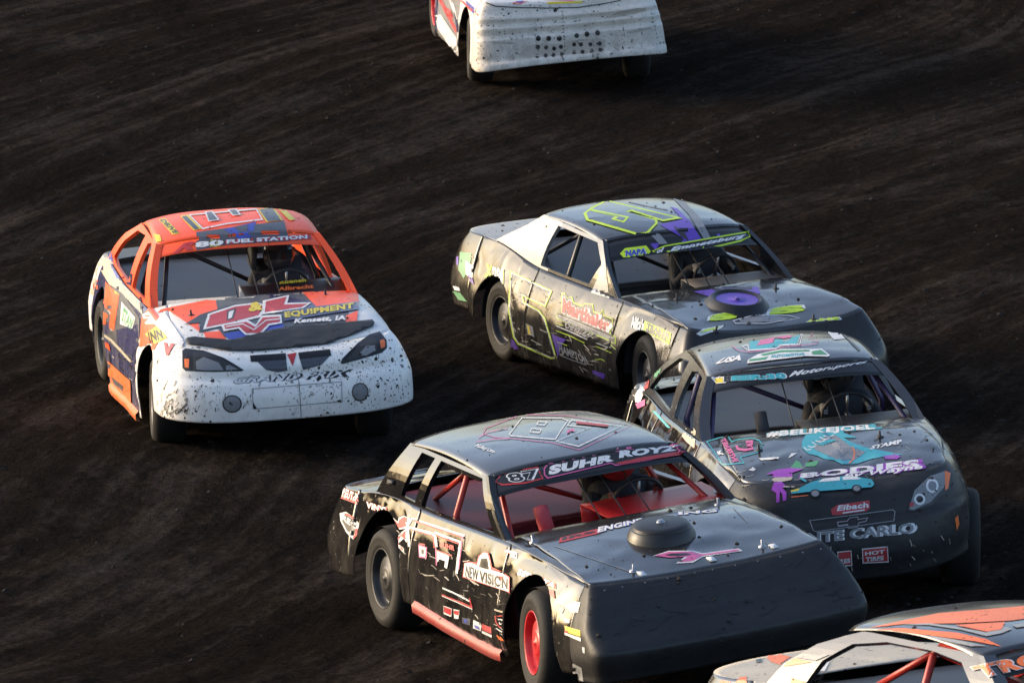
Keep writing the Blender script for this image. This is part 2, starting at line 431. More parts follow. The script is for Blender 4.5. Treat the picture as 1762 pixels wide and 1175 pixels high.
        L = [self.sidetop(-1, lerp(xc, xf0, i / (NU - 1))) for i in range(NU)]; R = [Vector((p.x, -p.y, p.z)) for p in L]
        G = self.coons(cow, ntop, L, R)
        for i, row in enumerate(G):
            u = i / (NU - 1)
            for j, p in enumerate(row):
                v = -1 + 2 * j / M; p.z += s.get('hood_bulge', .03) * math.sin(math.pi * u) * (1 - v * v)
        k = int(round(M * s.get('hood_v', .09)))
        self.hood = self.patch(G, 'hood', P['hood'], False, k, M - k)
        for row in G:
            for j in (k, M - k): row[j] = row[j].copy()
        self.patch(G, 'fender_top', P.get('fender_top', P.get('fender', P['body'])), False, 0, k)
        self.patch(G, 'fender_top', P.get('fender_top', P.get('fender', P['body'])), False, M - k, M)
        # rear deck
        xd, xt = s['xd'], s['tail']['x0']
        e = self.sidetop(1, xd)
        dk = [Vector((xd - s.get('deck_bow', .05) * (1 - (-1 + 2 * j / M) ** 2), (-1 + 2 * j / M) * e.y, e.z + .03 * (1 - (-1 + 2 * j / M) ** 4))) for j in range(M + 1)]
        L = [self.sidetop(-1, lerp(xt, xd, i / 15)) for i in range(16)]; R = [Vector((p.x, -p.y, p.z)) for p in L]
        G2 = self.coons(ttop, dk, L, R)
        self.deck = self.patch(G2, 'rear_deck', P.get('deck', P['body']), False)
        # roof
        NR, MR = 22, 32
        G3 = []
        for i in range(NR + 1):
            u = i / NR; row = []
            for j in range(MR + 1):
                v = -1 + 2 * j / MR
                x = lerp(r['x0'] - r.get('bow0', .04) * (1 - v * v), r['x1'] + r.get('bow1', .10) * (1 - v * v), u)
                y = lerp(r['y0'], r['y1'], u) * v * (1 + .012 * (abs(v) > .98))
                z = lerp(r['z0'], r['z1'], u) + r['crown'] * (1 - abs(v) ** 3.) + r.get('arch', .03) * math.sin(math.pi * min(1, max(0, u)))
                z -= r.get('drop0', .0) * max(0, 1 - u * 4) ** 2 + r.get('drop1', .015) * max(0, u * 5 - 4) ** 2
                z -= .012 * (abs(v) > .98)
                row.append(Vector((x, y, z)))
            G3.append(row)
        self.roof = self.patch(G3, 'roof', P['roof'], False, dentk=.5)
        # visor strip over the windscreen
        cowm = G[0]
        top = [p + Vector((.004, 0, -.006)) for p in G3[-1]]
        bot = []
        for j, p in enumerate(top):
            v = j / MR; c = cowm[int(round(v * M))]
            d = (c - p); bot.append(p + d * (s['visor'] / d.length))
        V = [];
        for i in range(5):
            for a, b in zip(top, bot): V.append(tuple(a.lerp(b, i / 4)))
        self.visor = self.emit('visor', V, grid_faces(5, MR + 1, False), P.get('visor', P['roof']), target=True, thick=.004)
        for sg in (-1, 1): self.greenhouse(sg, 'window_frame', P.get('frame', P['roof']))
        # windscreen pillars (the face seen from ahead)
        for sg in (-1, 1):
            a, b = self.gh_point(sg, xc, 0), self.gh_point(sg, r['x1'], 1)
            w = s.get('pillar', .07); V = []
            for i in range(13):
                t = i / 12; p = a.lerp(b, t); p.y = self.gh_point(sg, p.x, t).y
                p.z = lerp(a.z, b.z, t) + s.get('pillar_arc', .0) * math.sin(math.pi * t)
                ww = w * (1.25 - .25 * t)
                for (dx, dy) in ((.018, .004), (.018, -ww), (-.03, -ww), (-.03, .004)): V.append((p.x + dx, p.y + sg * dy, p.z))
            F = []
            for i in range(12):
                for q in range(4):
                    f = (i * 4 + q, i * 4 + (q + 1) % 4, (i + 1) * 4 + (q + 1) % 4, (i + 1) * 4 + q); F.append(f if sg > 0 else f[::-1])
            self.emit('windscreen_pillar', V, F, P.get('pillar', P.get('frame', P['roof'])), smooth=False, target=True)
        # inside
        I = P['inside']; dk_z = self.belt(-.4) - s.get('tub', .16)
        self.sheet('interior_deck', [(-.42, -.80, dk_z), (xd + .02, -.74, self.belt(xd) - .02), (xd + .02, .74, self.belt(xd) - .02), (-.42, .80, dk_z)], I, (12, 16))
        self.sheet('bulkhead', [(-.42, -.80, .30), (-.42, -.80, dk_z), (-.42, .80, dk_z), (-.42, .80, .30)], P.get('inside_dark', I), (6, 12))
        cz = self.belt(xc); dl = s.get('dash', (-.10, -.012, .02)); dx0 = s.get('dash_x', .36)
        self.sheet('dash_panel', [(.22, -.80, cz + dl[0]), (.22, -.05, cz + dl[0]), (xc + .10, -.05, cz + dl[1]), (xc + .0, -.80, cz + dl[1])], P.get('dash', I), (8, 8), label=None)
        self.sheet('dash_panel', [(dx0, -.05, cz + dl[2]), (dx0, .80, cz + dl[2]), (xc + .0, .80, cz + dl[1]), (xc + .10, -.05, cz + dl[1])], P.get('dash_left', P.get('dash', I)), (8, 8), target=True)
        self.sheet('dash_face', [(dx0 - .005, -.05, cz - .32), (dx0 - .005, .80, cz - .32), (dx0, .80, cz + dl[2] - .003), (dx0, -.05, cz + dl[2] - .003)], P.get('dash', I), (6, 6))
        self.sheet('floor_pan', [(-2.05, -.66, .56), (-2.05, .66, .56), (1.95, .70, .27), (1.95, -.70, .27)], MATS['dark'], (8, 8))
        self.sheet('firewall', [(.80, -.80, .25), (.80, .80, .25), (.80, .80, cz - .05), (.80, -.80, cz - .05)], MATS['dark'], (4, 4))
        for sg in (-1, 1):
            self.sheet('inner_door', [(-.40, sg * .80, .30), (.78, sg * .80, .28), (.78, sg * .80, cz - .04), (-.40, sg * .80, dk_z)], P.get('inside_dark', I), (6, 6))
        for sg in (-1, 1):   # wheel tubs, so one cannot look through the arches
            for ax in (WBH, -WBH):
                V, F = [], []
                c = self.iBM @ Vector((ax, 0, wr)); rr = s.get('arch_r', .43) + .03
                for q in range(13):
                    a = math.pi * q / 12; x, z = c.x + rr * math.cos(a), c.z + rr * math.sin(a)
                    z = min(z, self.belt(min(max(x, -2.3), 2.2)) - .05)
                    V += [(x, sg * .87, z), (x, sg * .55, z)]
                for q in range(12): F.append((2 * q, 2 * q + 1, 2 * q + 3, 2 * q + 2))
                F.append(tuple(2 * q + 1 for q in range(13)))
                self.emit('wheel_tub', V, F, MATS['dark'])
        # roll cage
        cm = P['cage']; zr0, zr1 = r['z0'], r['z1']
        hx = s.get('hoop', -.38); zt = lerp(zr0, zr1, (hx - r['x0']) / (r['x1'] - r['x0'])) - .01
        cage = self.tube('roll_cage', [(hx, -.72, .35), (hx, -.70, self.belt(hx)), (hx - .01, -.57, zt - .05), (hx, -.5, zt), (hx, .5, zt), (hx, .57, zt - .05), (hx, .70, self.belt(hx)), (hx, .72, .35)], .022, cm)
        bars = [[(hx, -.55, zt - .04), (hx - .05, .45, dk_z)], [(hx, -.52, zt - .02), (-1.35, -.52, self.belt(-1.35) - .1)], [(hx, .52, zt - .02), (-1.35, .52, self.belt(-1.35) - .1)]]
        for sg in (-1, 1):
            bars.append([(xc - .12, sg * .70, .4), (xc - .14, sg * .69, cz - .02), (r['x1'] - .12, sg * .54, zr1 - .03), (hx, sg * .52, zt)])
            bars.append([(xc - .14, sg * .76, cz - .18), (.2, sg * .80, cz - .16), (hx, sg * .74, cz - .12)])
            bars.append([(xc - .14, sg * .76, cz - .38), (.2, sg * .80, cz - .36), (hx, sg * .74, cz - .34)])
        bars.append([(r['x1'] - .12, -.54, zr1 - .03), (r['x1'] - .10, .54, zr1 - .03)])
        bars += s.get('bars', [])
        for b in bars: self.tube('cage_bar', b, .019, cm, cage)
        for y in s.get('screen_rods', (-.12, .05, .22)):
            self.tube('screen_rod', [(xc + .02, y, cz - .01), (r['x1'] + .02, y * .9, zr1 + .0)], .005, MATS['black_trim'], cage, seg=6)
        # steering wheel, seat
        V, F = [], []
        sw = Vector((.13, .36, cz + .01)); ax = Vector((-.85, 0, .5)).normalized(); a1 = Vector((0, 1, 0)); b1 = ax.cross(a1)
        for i in range(24):
            t = 2 * math.pi * i / 24; cc = sw + (a1 * math.cos(t) + b1 * math.sin(t)) * .175
            rd = (a1 * math.cos(t) + b1 * math.sin(t))
            for q in range(6):
                w = 2 * math.pi * q / 6; V.append(tuple(cc + rd * (.015 * math.cos(w)) + ax * (.015 * math.sin(w))))
        for i in range(24):
            for q in range(6): F.append((i * 6 + q, i * 6 + (q + 1) % 6, ((i + 1) % 24) * 6 + (q + 1) % 6, ((i + 1) % 24) * 6 + q))
        st = self.emit('steering_wheel', V, F, MATS['black_trim'])
        for t in (.5, 2.6, 4.7):
            self.tube('spoke', [sw + ax * -.02, sw + (a1 * math.cos(t) + b1 * math.sin(t)) * .17], .010, MATS['steel'], st, seg=6)
        self.tube('steering_column', [sw, sw - ax * .5], .018, MATS['steel'], seg=6)
        self.sheet('seat_back', [(-.22, .14, .42), (-.22, .60, .42), (-.38, .57, 1.12), (-.38, .17, 1.12)], MATS['seat'], (4, 4), .05)
        self.sheet('seat_cushion', [(-.24, .14, .42), (.18, .15, .46), (.18, .59, .46), (-.24, .60, .42)], MATS['seat'], (4, 4), .06)
        self.sheet('head_rest', [(-.36, .18, 1.10), (-.36, .20, 1.24), (-.18, .20, 1.24), (-.16, .18, 1.06)], MATS['seat'], (3, 3), .04)
        if s.get('net', True):
            pass
        # wheels
        for nm, (ax, sg) in dict(RF=(WBH, -1), LF=(WBH, 1), RR=(-WBH, -1), LR=(-WBH, 1)).items():
            rim = s['rims'].get(nm, MATS['rim_dark']); self.wheel(ax, sg, wr, s.get('steer', 5) if ax > 0 else 0, rim, -s.get('steer_sign', 1))
        for ax in (WBH, -WBH):
            self.tube('axle', [(ax, -.75, wr), (ax, .75, wr)], .05, MATS['dark'], body=False)
        # rubbing skirt
        if 'skirt' in P:
            for sg in (-1, 1):
                V = []
                xs = np.linspace(s.get('skirt0', xd0[0] - .02), xd0[1] - .02, 24)
                for x in xs:
                    z = self.rock(x); y = self.yside(x, z) + self.dent((x, sg * self.yside(x, z), z))
                    for dy, dz in ((.004, .045), (.03, .02), (.03, -.03), (-.01, -.04)): V.append((x, sg * (y + dy), z + dz))
                self.emit('skirt', V, grid_faces(24, 4, flip=(sg > 0)), P['skirt'])
        self.bvh = BVHTree.FromPolygons(self.bv, self.bf)
        return self
    def wheel(self, ax, sg, wr, steer, rimmat, ss):
        c = Vector((ax, sg * self.s.get('wy', .80), wr))
        RM = Matrix.Rotation(rad(-steer), 3, 'Z')
        w = .115
        def lathe(prof, n=40):
            V, F = [], []
            for k in range(n):
                t = 2 * math.pi * k / n
                for (r_, y_) in prof:
                    p = RM @ Vector((r_ * math.cos(t), sg * y_, r_ * math.sin(t))); V.append(tuple(c + p))
            m = len(prof)
            for k in range(n):
                for q in range(m - 1):
                    f = (k * m + q, k * m + q + 1, ((k + 1) % n) * m + q + 1, ((k + 1) % n) * m + q); F.append(f if sg < 0 else f[::-1])
            return V, F
        rp = [(.190, -w + .02), (.196, w - .012), (.203, w + .002), (.200, w + .008), (.192, w + .002), (.184, w - .025), (.176, w - .050), (.160, w - .058), (.150, w - .040), (.140, w - .030), (.085, w - .026), (.080, w - .018), (.060, w - .016), (.020, w - .014), (.016, w - .004), (.0, w - .003)]
        V, F = lathe(rp); wh = self.emit('wheel', V, F, rimmat, body=False)
        tp = [(.190, -w + .01), (.215, -w - .012), (.27, -w - .018), (.312, -w - .002), (.329, -w + .025), (.335, -w * .4), (.336, 0), (.335, w * .4), (.329, w - .025), (.312, w + .002), (.285, w + .016), (.262, w + .018), (.258, w + .0155), (.235, w + .016), (.214, w + .010), (.200, w + .0)]
        V, F = lathe(tp, 56); self.emit('tyre', V, F, MATS['tyre'], wh, body=False)
    # --- print on the panels: a 2-D drawing laid over the photograph's view of the car and carried onto the panel it covers
    def ray(self, px):
        u = (PH / 2 - px[1]) / FPX; c, s_ = math.cos(CAM_PITCH), math.sin(CAM_PITCH)
        d = Vector(((px[0] - PW / 2) / FPX, c + u * s_, -s_ + u * c)); o = Vector((0, 0, CAM_H))
        return self.toBody @ o, (self.toBody.to_3x3() @ d).normalized()
    def hit(self, px):
        o, d = self.ray(px); h, n, i, dist = self.bvh.ray_cast(o, d)
        return h, n, i, d
    def decal(self, name, items, base=.0032, kind=None):
        """items: list of (bmesh builder in photo pixels, material); grouped per panel they land on"""
        bb = []
        for bm, mat in items:
            xs = [v.co.x for v in bm.verts] or [0]; ys = [v.co.y for v in bm.verts] or [0]; bb.append((min(xs), min(ys), max(xs), max(ys)))
        cells = []
        for bm, mat in items:
            grid_cut(bm, 4.5, 3.5)
            cells.append({(int(v.co.x // 4), int(v.co.y // 4)) for v in bm.verts} | {(int(c.x // 4), int(c.y // 4)) for c in (f.calc_center_median() for f in bm.faces)})
        gid = list(range(len(items)))          # pieces of print that touch belong together, the others are separate stickers
        for i in range(len(items)):
            for j in range(i):
                if gid[i] != gid[j] and not cells[i].isdisjoint(cells[j]):
                    a, b = gid[i], gid[j]; gid = [b if g == a else g for g in gid]
        if kind: gid = [0] * len(items)
        rank = []
        for i in range(len(items)):
            rank.append(1 + max([rank[j] for j in range(i) if bb[i][0] <= bb[j][2] and bb[j][0] <= bb[i][2] and bb[i][1] <= bb[j][3] and bb[j][1] <= bb[i][3]], default=-1))
        out = {}
        for k, (bm, mat) in enumerate(items):
            lift = base + (.0011 * rank[k] if not kind else 0)
            bm.verts.ensure_lookup_table()
            pos, own = {}, {}
            for v in bm.verts:
                h, n, i, d = self.hit((v.co.x, v.co.y))
                if h is None: continue
                if n.dot(d) > 0: n = -n
                pos[v.index] = h + n * lift; own[v.index] = (self.owner[i], (h - Vector(self.ray((0, 0))[0])).length)
            for f in bm.faces:
                ids = [v.index for v in f.verts]
                if any(i not in pos for i in ids): continue
                os_ = [own[i][0] for i in ids]; ow = os_[0]
                ds = [own[i][1] for i in ids]
                if max(ds) - min(ds) > .55: continue
                rec = out.setdefault((ow, gid[k]), ([], [], [], []))
                if mat not in rec[2]: rec[2].append(mat)
                b0 = len(rec[0]); rec[0].extend(tuple(pos[i]) for i in ids); rec[1].append(tuple(range(b0, b0 + len(ids)))); rec[3].append(rec[2].index(mat))
            bm.free()
        for (ow, g), (V, F, ms, fm) in out.items():
            o = self.emit(name, V, F, None, ow, mats=ms, fm=fm, smooth=False)
            if kind: o['kind'] = kind
    def clods(self, n, sc=1.):
        """lumps of thrown mud stuck on the upper panels"""
        V, F = [], []; rng = self.rng
        tops = [f for f, o in zip(self.bf, self.owner) if o in (self.roof, self.hood, self.deck, self.nose)]
        for _ in range(n):
            f = rng.choice(tops); p = Vector(self.bv[f[0]]).lerp(Vector(self.bv[f[2]]), rng.random())
            r = (.005 + .016 * rng.random() ** 3) * sc; b0 = len(V)
            for q in range(5):
                t = q * 1.257 + rng.random() * .5; V.append((p.x + math.cos(t) * r * rng.uniform(.6, 1.6), p.y + math.sin(t) * r * rng.uniform(.6, 1.2), p.z + .001))
            V.append((p.x, p.y, p.z + r * rng.uniform(.5, 1.1)))
            for q in range(5): F.append((b0 + q, b0 + (q + 1) % 5, b0 + 5))
        o = self.emit('mud_lumps', V, F, MATS['mud']); o['kind'] = 'stuff'

WBH = 1.375
def poly_bm(polys):
    """triangulated 2-D polygon with holes (first = outline)"""
    bm = bmesh.new()
    pv = [[Vector((p[0], p[1], 0)) for p in poly] for poly in polys]
    tris = tessellate_polygon(pv)
    vs = [bm.verts.new(p) for poly in pv for p in poly]
    for t in tris:
        try: bm.faces.new([vs[i] for i in t])
        except ValueError: pass
    bm.normal_update()
    for f in bm.faces:
        if f.normal.z < 0: f.normal_flip()
    bm.verts.index_update()
    return bm
def grid_cut(bm, sx, sy):
    if not bm.verts: return
    xs = [v.co.x for v in bm.verts]; ys = [v.co.y for v in bm.verts]
    for lo, hi, st, no in ((min(xs), max(xs), sx, (1, 0, 0)), (min(ys), max(ys), sy, (0, 1, 0))):
        n = int((hi - lo) / st)
        for k in range(1, n + 1):
            c = lo + (hi - lo) * k / (n + 1)
            bmesh.ops.bisect_plane(bm, geom=bm.verts[:] + bm.edges[:] + bm.faces[:], plane_co=(c * no[0], c * no[1], 0), plane_no=no)
    bm.verts.index_update(); bm.faces.index_update()
TXT = {}
def text_bm(txt, bold, shear):
    key = (txt, bold, shear)
    if key not in TXT:
        cu = bpy.data.curves.new('t', 'FONT'); cu.body = txt; cu.offset = bold; cu.shear = shear; cu.resolution_u = 3; cu.fill_mode = 'FRONT'
        cu.space_character = 1 + 1.4 * abs(bold)
        ob = bpy.data.objects.new('t', cu)
        me = bpy.data.meshes.new_from_object(ob)
        TXT[key] = ([tuple(v.co) for v in me.vertices], [tuple(p.vertices) for p in me.polygons])
        bpy.data.objects.remove(ob); bpy.data.meshes.remove(me); bpy.data.curves.remove(cu)
    V, F = TXT[key]
    bm = bmesh.new(); vs = [bm.verts.new(v) for v in V]
    for f in F:
        try: bm.faces.new([vs[i] for i in f])
        except ValueError: pass
    return bm
def T(txt, quad, mat, bold=.0, shear=0., ref=None):
    """text filling the quad BL, BR, TR, TL (photo pixels); ref = bold value whose extents define the fit"""
    bm = text_bm(txt, bold, shear)
    R = TXT[(txt, bold, shear)][0] if ref is None else (text_bm(txt, ref, shear).free() or TXT[(txt, ref, shear)][0])
    xs = [v[0] for v in R]; ys = [v[1] for v in R]; x0, x1, y0, y1 = min(xs), max(xs), min(ys), max(ys)
    a, b, c, d = [Vector((q[0], q[1])) for q in quad]
    for v in bm.verts:
        u, w = (v.co.x - x0) / (x1 - x0), (v.co.y - y0) / (y1 - y0)
        p = a * (1 - u) * (1 - w) + b * u * (1 - w) + c * u * w + d * (1 - u) * w
        v.co = (p.x, p.y, 0)
    return (bm, mat)
def TO(txt, quad, mat, omat, bold=.02, out=.05, shear=0.):
    """text with an outline of another colour"""
    return [T(txt, quad, omat, bold + out, shear, ref=bold), T(txt, quad, mat, bold, shear)]
def PG(pts, mat, holes=()): return (poly_bm([pts] + list(holes)), mat)
def RING(pts, w, mat):
    """closed outline of width w pixels"""
    n = len(pts); inner = []
    A = sum(pts[i][0] * pts[(i + 1) % n][1] - pts[(i + 1) % n][0] * pts[i][1] for i in range(n)); sg = 1 if A > 0 else -1
    bm = bmesh.new(); vo = [bm.verts.new((p[0], p[1], 0)) for p in pts]; vi = []
    for i in range(n):
        p0, p, p1 = [Vector(pts[(i + k) % n][:2]) for k in (-1, 0, 1)]
        a, b = (p - p0).normalized(), (p1 - p).normalized()
        na, nb = Vector((-a.y, a.x)), Vector((-b.y, b.x)); m = (na + nb); m = m / max(.5, m.dot(na)) if m.length > .1 else na
        q = p + m * (w * sg); vi.append(bm.verts.new((q.x, q.y, 0)))
    for i in range(n):
        j = (i + 1) % n
        try: bm.faces.new((vo[i], vo[j], vi[j], vi[i]))
        except ValueError: pass
    return (bm, mat)
def LINE(pts, w, mat):
    bm = bmesh.new(); prev = None
    pts = [Vector(p) for p in pts]
    for i, p in enumerate(pts):
        d = (pts[min(i + 1, len(pts) - 1)] - pts[max(i - 1, 0)]).normalized(); n = Vector((-d.y, d.x)) * (w / 2)
        cur = (bm.verts.new((p.x + n.x, p.y + n.y, 0)), bm.verts.new((p.x - n.x, p.y - n.y, 0)))
        if prev: bm.faces.new((prev[0], prev[1], cur[1], cur[0]))
        prev = cur
    return (bm, mat)
def DISC(c, rx, ry, mat, n=18, rot=0): return PG([(c[0] + rx * math.cos(2 * math.pi * k / n) * math.cos(rot) - ry * math.sin(2 * math.pi * k / n) * math.sin(rot), c[1] + rx * math.cos(2 * math.pi * k / n) * math.sin(rot) + ry * math.sin(2 * math.pi * k / n) * math.cos(rot)) for k in range(n)], mat)
def zr(off, sc): return lambda *p: [(off[0] + x / sc, off[1] + y / sc) for x, y in zip(p[::2], p[1::2])]

# shared materials
plain('dark', (.012, .011, .010), .9); plain('steel', (.35, .35, .36), .35, .9); plain('black_trim', (.015, .015, .016), .55)
plain('seat', (.018, .018, .02), .7); plain('mud', (.014, .011, .009), .9, 0, .4); plain('rim_dark', (.030, .030, .032), .45, .3)
plain('tyre', (.011, .010, .0093), .75, 0, .5, 30., .35)
# ------------------------------------------------------------------ paints
K = paint('black_gloss', (.007, .007, .008), .05, coat=.12, spot=.14, dust=.08, spec=.62, low=.3)
K5 = paint('black_worn', (.009, .009, .009), .12, spot=.2, dust=.14, spec=.45, low=.35)
KT = paint('black_dusty', (.009, .0095, .011), .17, coat=.45, spot=.2, dust=.13, spec=.8)
KM = paint('black_plastic', (.0085, .0095, .012), .5, spot=.22, dust=.10, bump=.012, spec=.4)
KR = paint('black_rough', (.012, .012, .014), .5, spot=.1, dust=.12, spec=.3)
CH = paint('charcoal', (.014, .0145, .017), .19, coat=.35, spot=.2, dust=.13, spec=.8)
W_ = paint('white_paint', (.86, .83, .78), .32, spot=.8, dust=.08, bump=.004, low=.45)
W2 = paint('white_panel', (.74, .72, .69), .32, spot=.3, dust=.12)
OR = paint('fluorescent_orange', (1.0, .095, .018), .35, spot=.12, dust=.05)
ORD = paint('orange_print', (.88, .17, .03), .35, spot=.3, dust=.25, low=.4)
NV = paint('navy_print', (.030, .035, .12), .14, spot=.3, dust=.2, low=.6)
GYB = paint('slate_print', (.055, .062, .085), .30, spot=.2, dust=.2, low=.4)
SIL = paint('silver_panel', (.34, .34, .33), .34, .15, spot=.18, dust=.2)
GY = paint('grey_sheet', (.022, .024, .031), .38, .1, spot=.05, dust=.25)
DGY = paint('dark_grey_sheet', (.018, .019, .022), .45, spot=.05, dust=.15)
RD = paint('red_sheet', (.42, .008, .012), .35, spot=.03, dust=.05)
RDD = paint('maroon_sheet', (.12, .005, .013), .5, spot=.03, dust=.10)
RSK = paint('red_skirt', (.36, .03, .03), .4, spot=.4, dust=.5)
TAN = paint('dusty_sheet', (.11, .095, .08), .5, spot=.1, dust=.4)
CRM = paint('cream_panel', (.48, .42, .33), .35, spot=.3, dust=.3)
PWH = paint('white_print', (.70, .70, .70), .4, spot=.25, dust=.12, low=.4)
PRD = paint('red_print', (.45, .025, .035), .4, spot=.25, dust=.12, low=.4)
PPK = paint('pink_print', (.55, .10, .28), .4, spot=.2, dust=.15, low=.4)
PLM = paint('lime_print', (.50, .70, .02), .4, spot=.15, dust=.10, low=.4)
PPU = paint('purple_print', (.11, .045, .42), .35, spot=.15, dust=.12, low=.4)
PTL = paint('teal_print', (.03, .34, .42), .4, spot=.15, dust=.15, low=.4)
PGN = paint('green_print', (.05, .28, .12), .4, spot=.2, dust=.2, low=.4)
PYL = paint('yellow_print', (.70, .55, .04), .4, spot=.2, dust=.12)
PBK = paint('black_print', (.006, .006, .008), .3, spot=.1, dust=.05, low=.4)
PGY = paint('grey_print', (.20, .21, .23), .4, spot=.2, dust=.15, low=.4)
PBL = paint('blue_print', (.03, .06, .38), .4, spot=.2, dust=.12, low=.4)
PMG = paint('magenta_print', (.30, .04, .42), .4, spot=.15, dust=.12, low=.4)
MUDF = paint('dried_mud', (.46, .415, .36), .6, spot=.4, dust=.5)
LENS = paint('lens_print', (.20, .21, .225), .25, spot=.5, dust=.4, low=.4)
plain('rim_red', (.45, .015, .02), .4, 0, .3); plain('rim_steel', (.16, .16, .165), .4, .5, .3)
plain('cage_red', (.36, .02, .014), .4, 0, .15); plain('cage_black', (.016, .016, .018), .4); plain('cage_violet', (.05, .035, .09), .4)

PROF = [(0, -.02), (.25, .004), (.5, 0), (.65, -.022), (.8, -.060), (.9, -.092), (1, -.140)]
BOX = [(0, -.015), (.22, .012), (.46, .0), (.60, -.025), (.75, -.066), (.9, -.112), (1, -.150)]
def spec(**kw):
    d = dict(belt=[(-2.4, 1.0), (-1.5, 1.0), (-.5, .96), (.75, .94), (1.4, .88), (1.85, .80)], rock=[(-2.3, .42), (-1.85, .34), (-1.0, .16), (.9, .15), (1.9, .20)],
             width=[(-2.4, .86), (-1.8, .93), (0, .95), (1.85, .95)], prof=PROF, door=(-.75, .86), xc=.76, cowl_bow=.12, hood_crown=.03, xd=-1.55, visor=.12,
             nose=dict(x0=1.82, n=3.4, prof=[(0, 2.2), (.2, 2.4), (.55, 2.48), (1, 2.44)], ztop=.74, zbot=.22, zbot_side=.26),
             tail=dict(x0=-1.86, n=4, prof=[(0, -2.34), (.15, -2.42), (.6, -2.44), (1, -2.36)], ztop=1.03, zbot=.45, zbot_side=.42),
             roof=dict(x0=-1.05, x1=.12, y0=.60, y1=.61, z0=1.36, z1=1.30, crown=.05), rims={}, gh=[], gh_holes=[], dent=.008)
    d.update(kw); return d
CB, CR_, CV = MATS['cage_black'], MATS['cage_red'], MATS['cage_violet']

gp = Car('stock_car', spec(
    belt=[(-2.4, 1.0), (-1.5, 1.02), (-.5, .96), (.75, .94), (1.4, .90), (1.85, .82)],
    rock=[(-2.3, .40), (-1.85, .32), (-1.0, .12), (.9, .12), (1.9, .22)],
    width=[(-2.4, .80), (-1.8, .92), (0, .965), (1.85, .98)],
    nose=dict(x0=1.80, n=4.2, prof=[(0, 2.20), (.10, 2.33), (.26, 2.40), (.38, 2.40), (.46, 2.45), (.7, 2.47), (1, 2.45)], ztop=.79, zbot=.27, zbot_side=.31),
    roof=dict(x0=-.95, x1=.10, y0=.60, y1=.65, z0=1.40, z1=1.36, crown=.06, arch=.065, bow1=.12), visor=.15, xd=-1.62, hood_crown=.06,
    gh=[(.80, 0), (.46, .45), (.10, 1), (-.95, 1), (-1.35, .68), (-1.62, .3), (-1.75, 0)],
    gh_holes=[[(-.28, .06), (-.26, .88), (-.12, .94), (-.02, .90), (.22, .48), (.44, .08)], [(-1.48, .14), (-1.25, .56), (-.95, .86), (-.52, .93), (-.50, .08), (-1.2, .06)]],
    rims=dict(RF=MATS['rim_steel']), steer=6, pillar=.05, dash=(-.02, -.01, .09),
    mats=dict(body=W_, fender=W_, door=NV, quarter=NV, nose=W_, hood=W2, roof=OR, frame=OR, visor=OR, deck=GY, tail=W2, inside=GY, inside_dark=DGY, dash=W2, dash_left=PBK, cage=CB, pillar=OR, skirt=ORD)),
    (-2.14, 53.48, -78.3, 2.2, -2.0, .0), 'orange and white stock car with white mud-spotted nose and orange roof').build()

c87 = Car('stock_car', spec(
    belt=[(-2.3, 1.05), (-1.5, 1.06), (-.5, .99), (.7, .92), (1.4, .84), (2.0, .745)],
    rock=[(-2.35, .66), (-1.85, .50), (-.7, .40), (.88, .21), (1.95, .20)], width=[(-2.5, .90), (-1.8, .955), (1.6, .955), (2.0, .935)], prof=BOX, rarch_r=.45, rarch_dx=.03, skirt0=-.66,
    nose=dict(x0=2.02, n=12, taper=.03, prof=[(0, 2.10), (.1, 2.16), (.34, 2.26), (.37, 2.265), (.64, 2.41), (.67, 2.42), (1, 2.33)], ztop=.71, zbot=.15, zbot_side=.16),
    tail=dict(x0=-1.9, n=7, prof=[(0, -2.36), (.3, -2.50), (.6, -2.58), (1, -2.40)], ztop=1.06, zbot=.60, zbot_side=.5),
    roof=dict(x0=-1.27, x1=.17, y0=.63, y1=.65, z0=1.385, z1=1.265, crown=.045, arch=.04, bow1=.10), xc=.70, xd=-1.52, visor=.20,
    gh=[(.74, 0), (.17, 1), (-1.27, 1), (-1.62, 0)],
    gh_holes=[[(-1.16, .07), (-1.02, .93), (-.77, .93), (-.90, .05)], [(-.78, .04), (-.66, .93), (.10, .93), (.52, .04)]],
    rims=dict(RF=MATS['rim_red'], RR=MATS['rim_dark']), steer=7, dash=(-.07, -.012, .06), dash_x=.17, arch_r=.42, dent=.010, pillar=.04, hood_v=.075,
    mats=dict(body=K, nose=KM, hood=KT, roof=KT, frame=K, visor=PBK, deck=K, inside=RDD, inside_dark=RDD, dash=RD, cage=CR_, pillar=PBK, skirt=RSK)),
    (.495, 43.41, -69.0, 6.8, -3.7, .016), 'black stock car with red interior and flat black wedge nose').build()

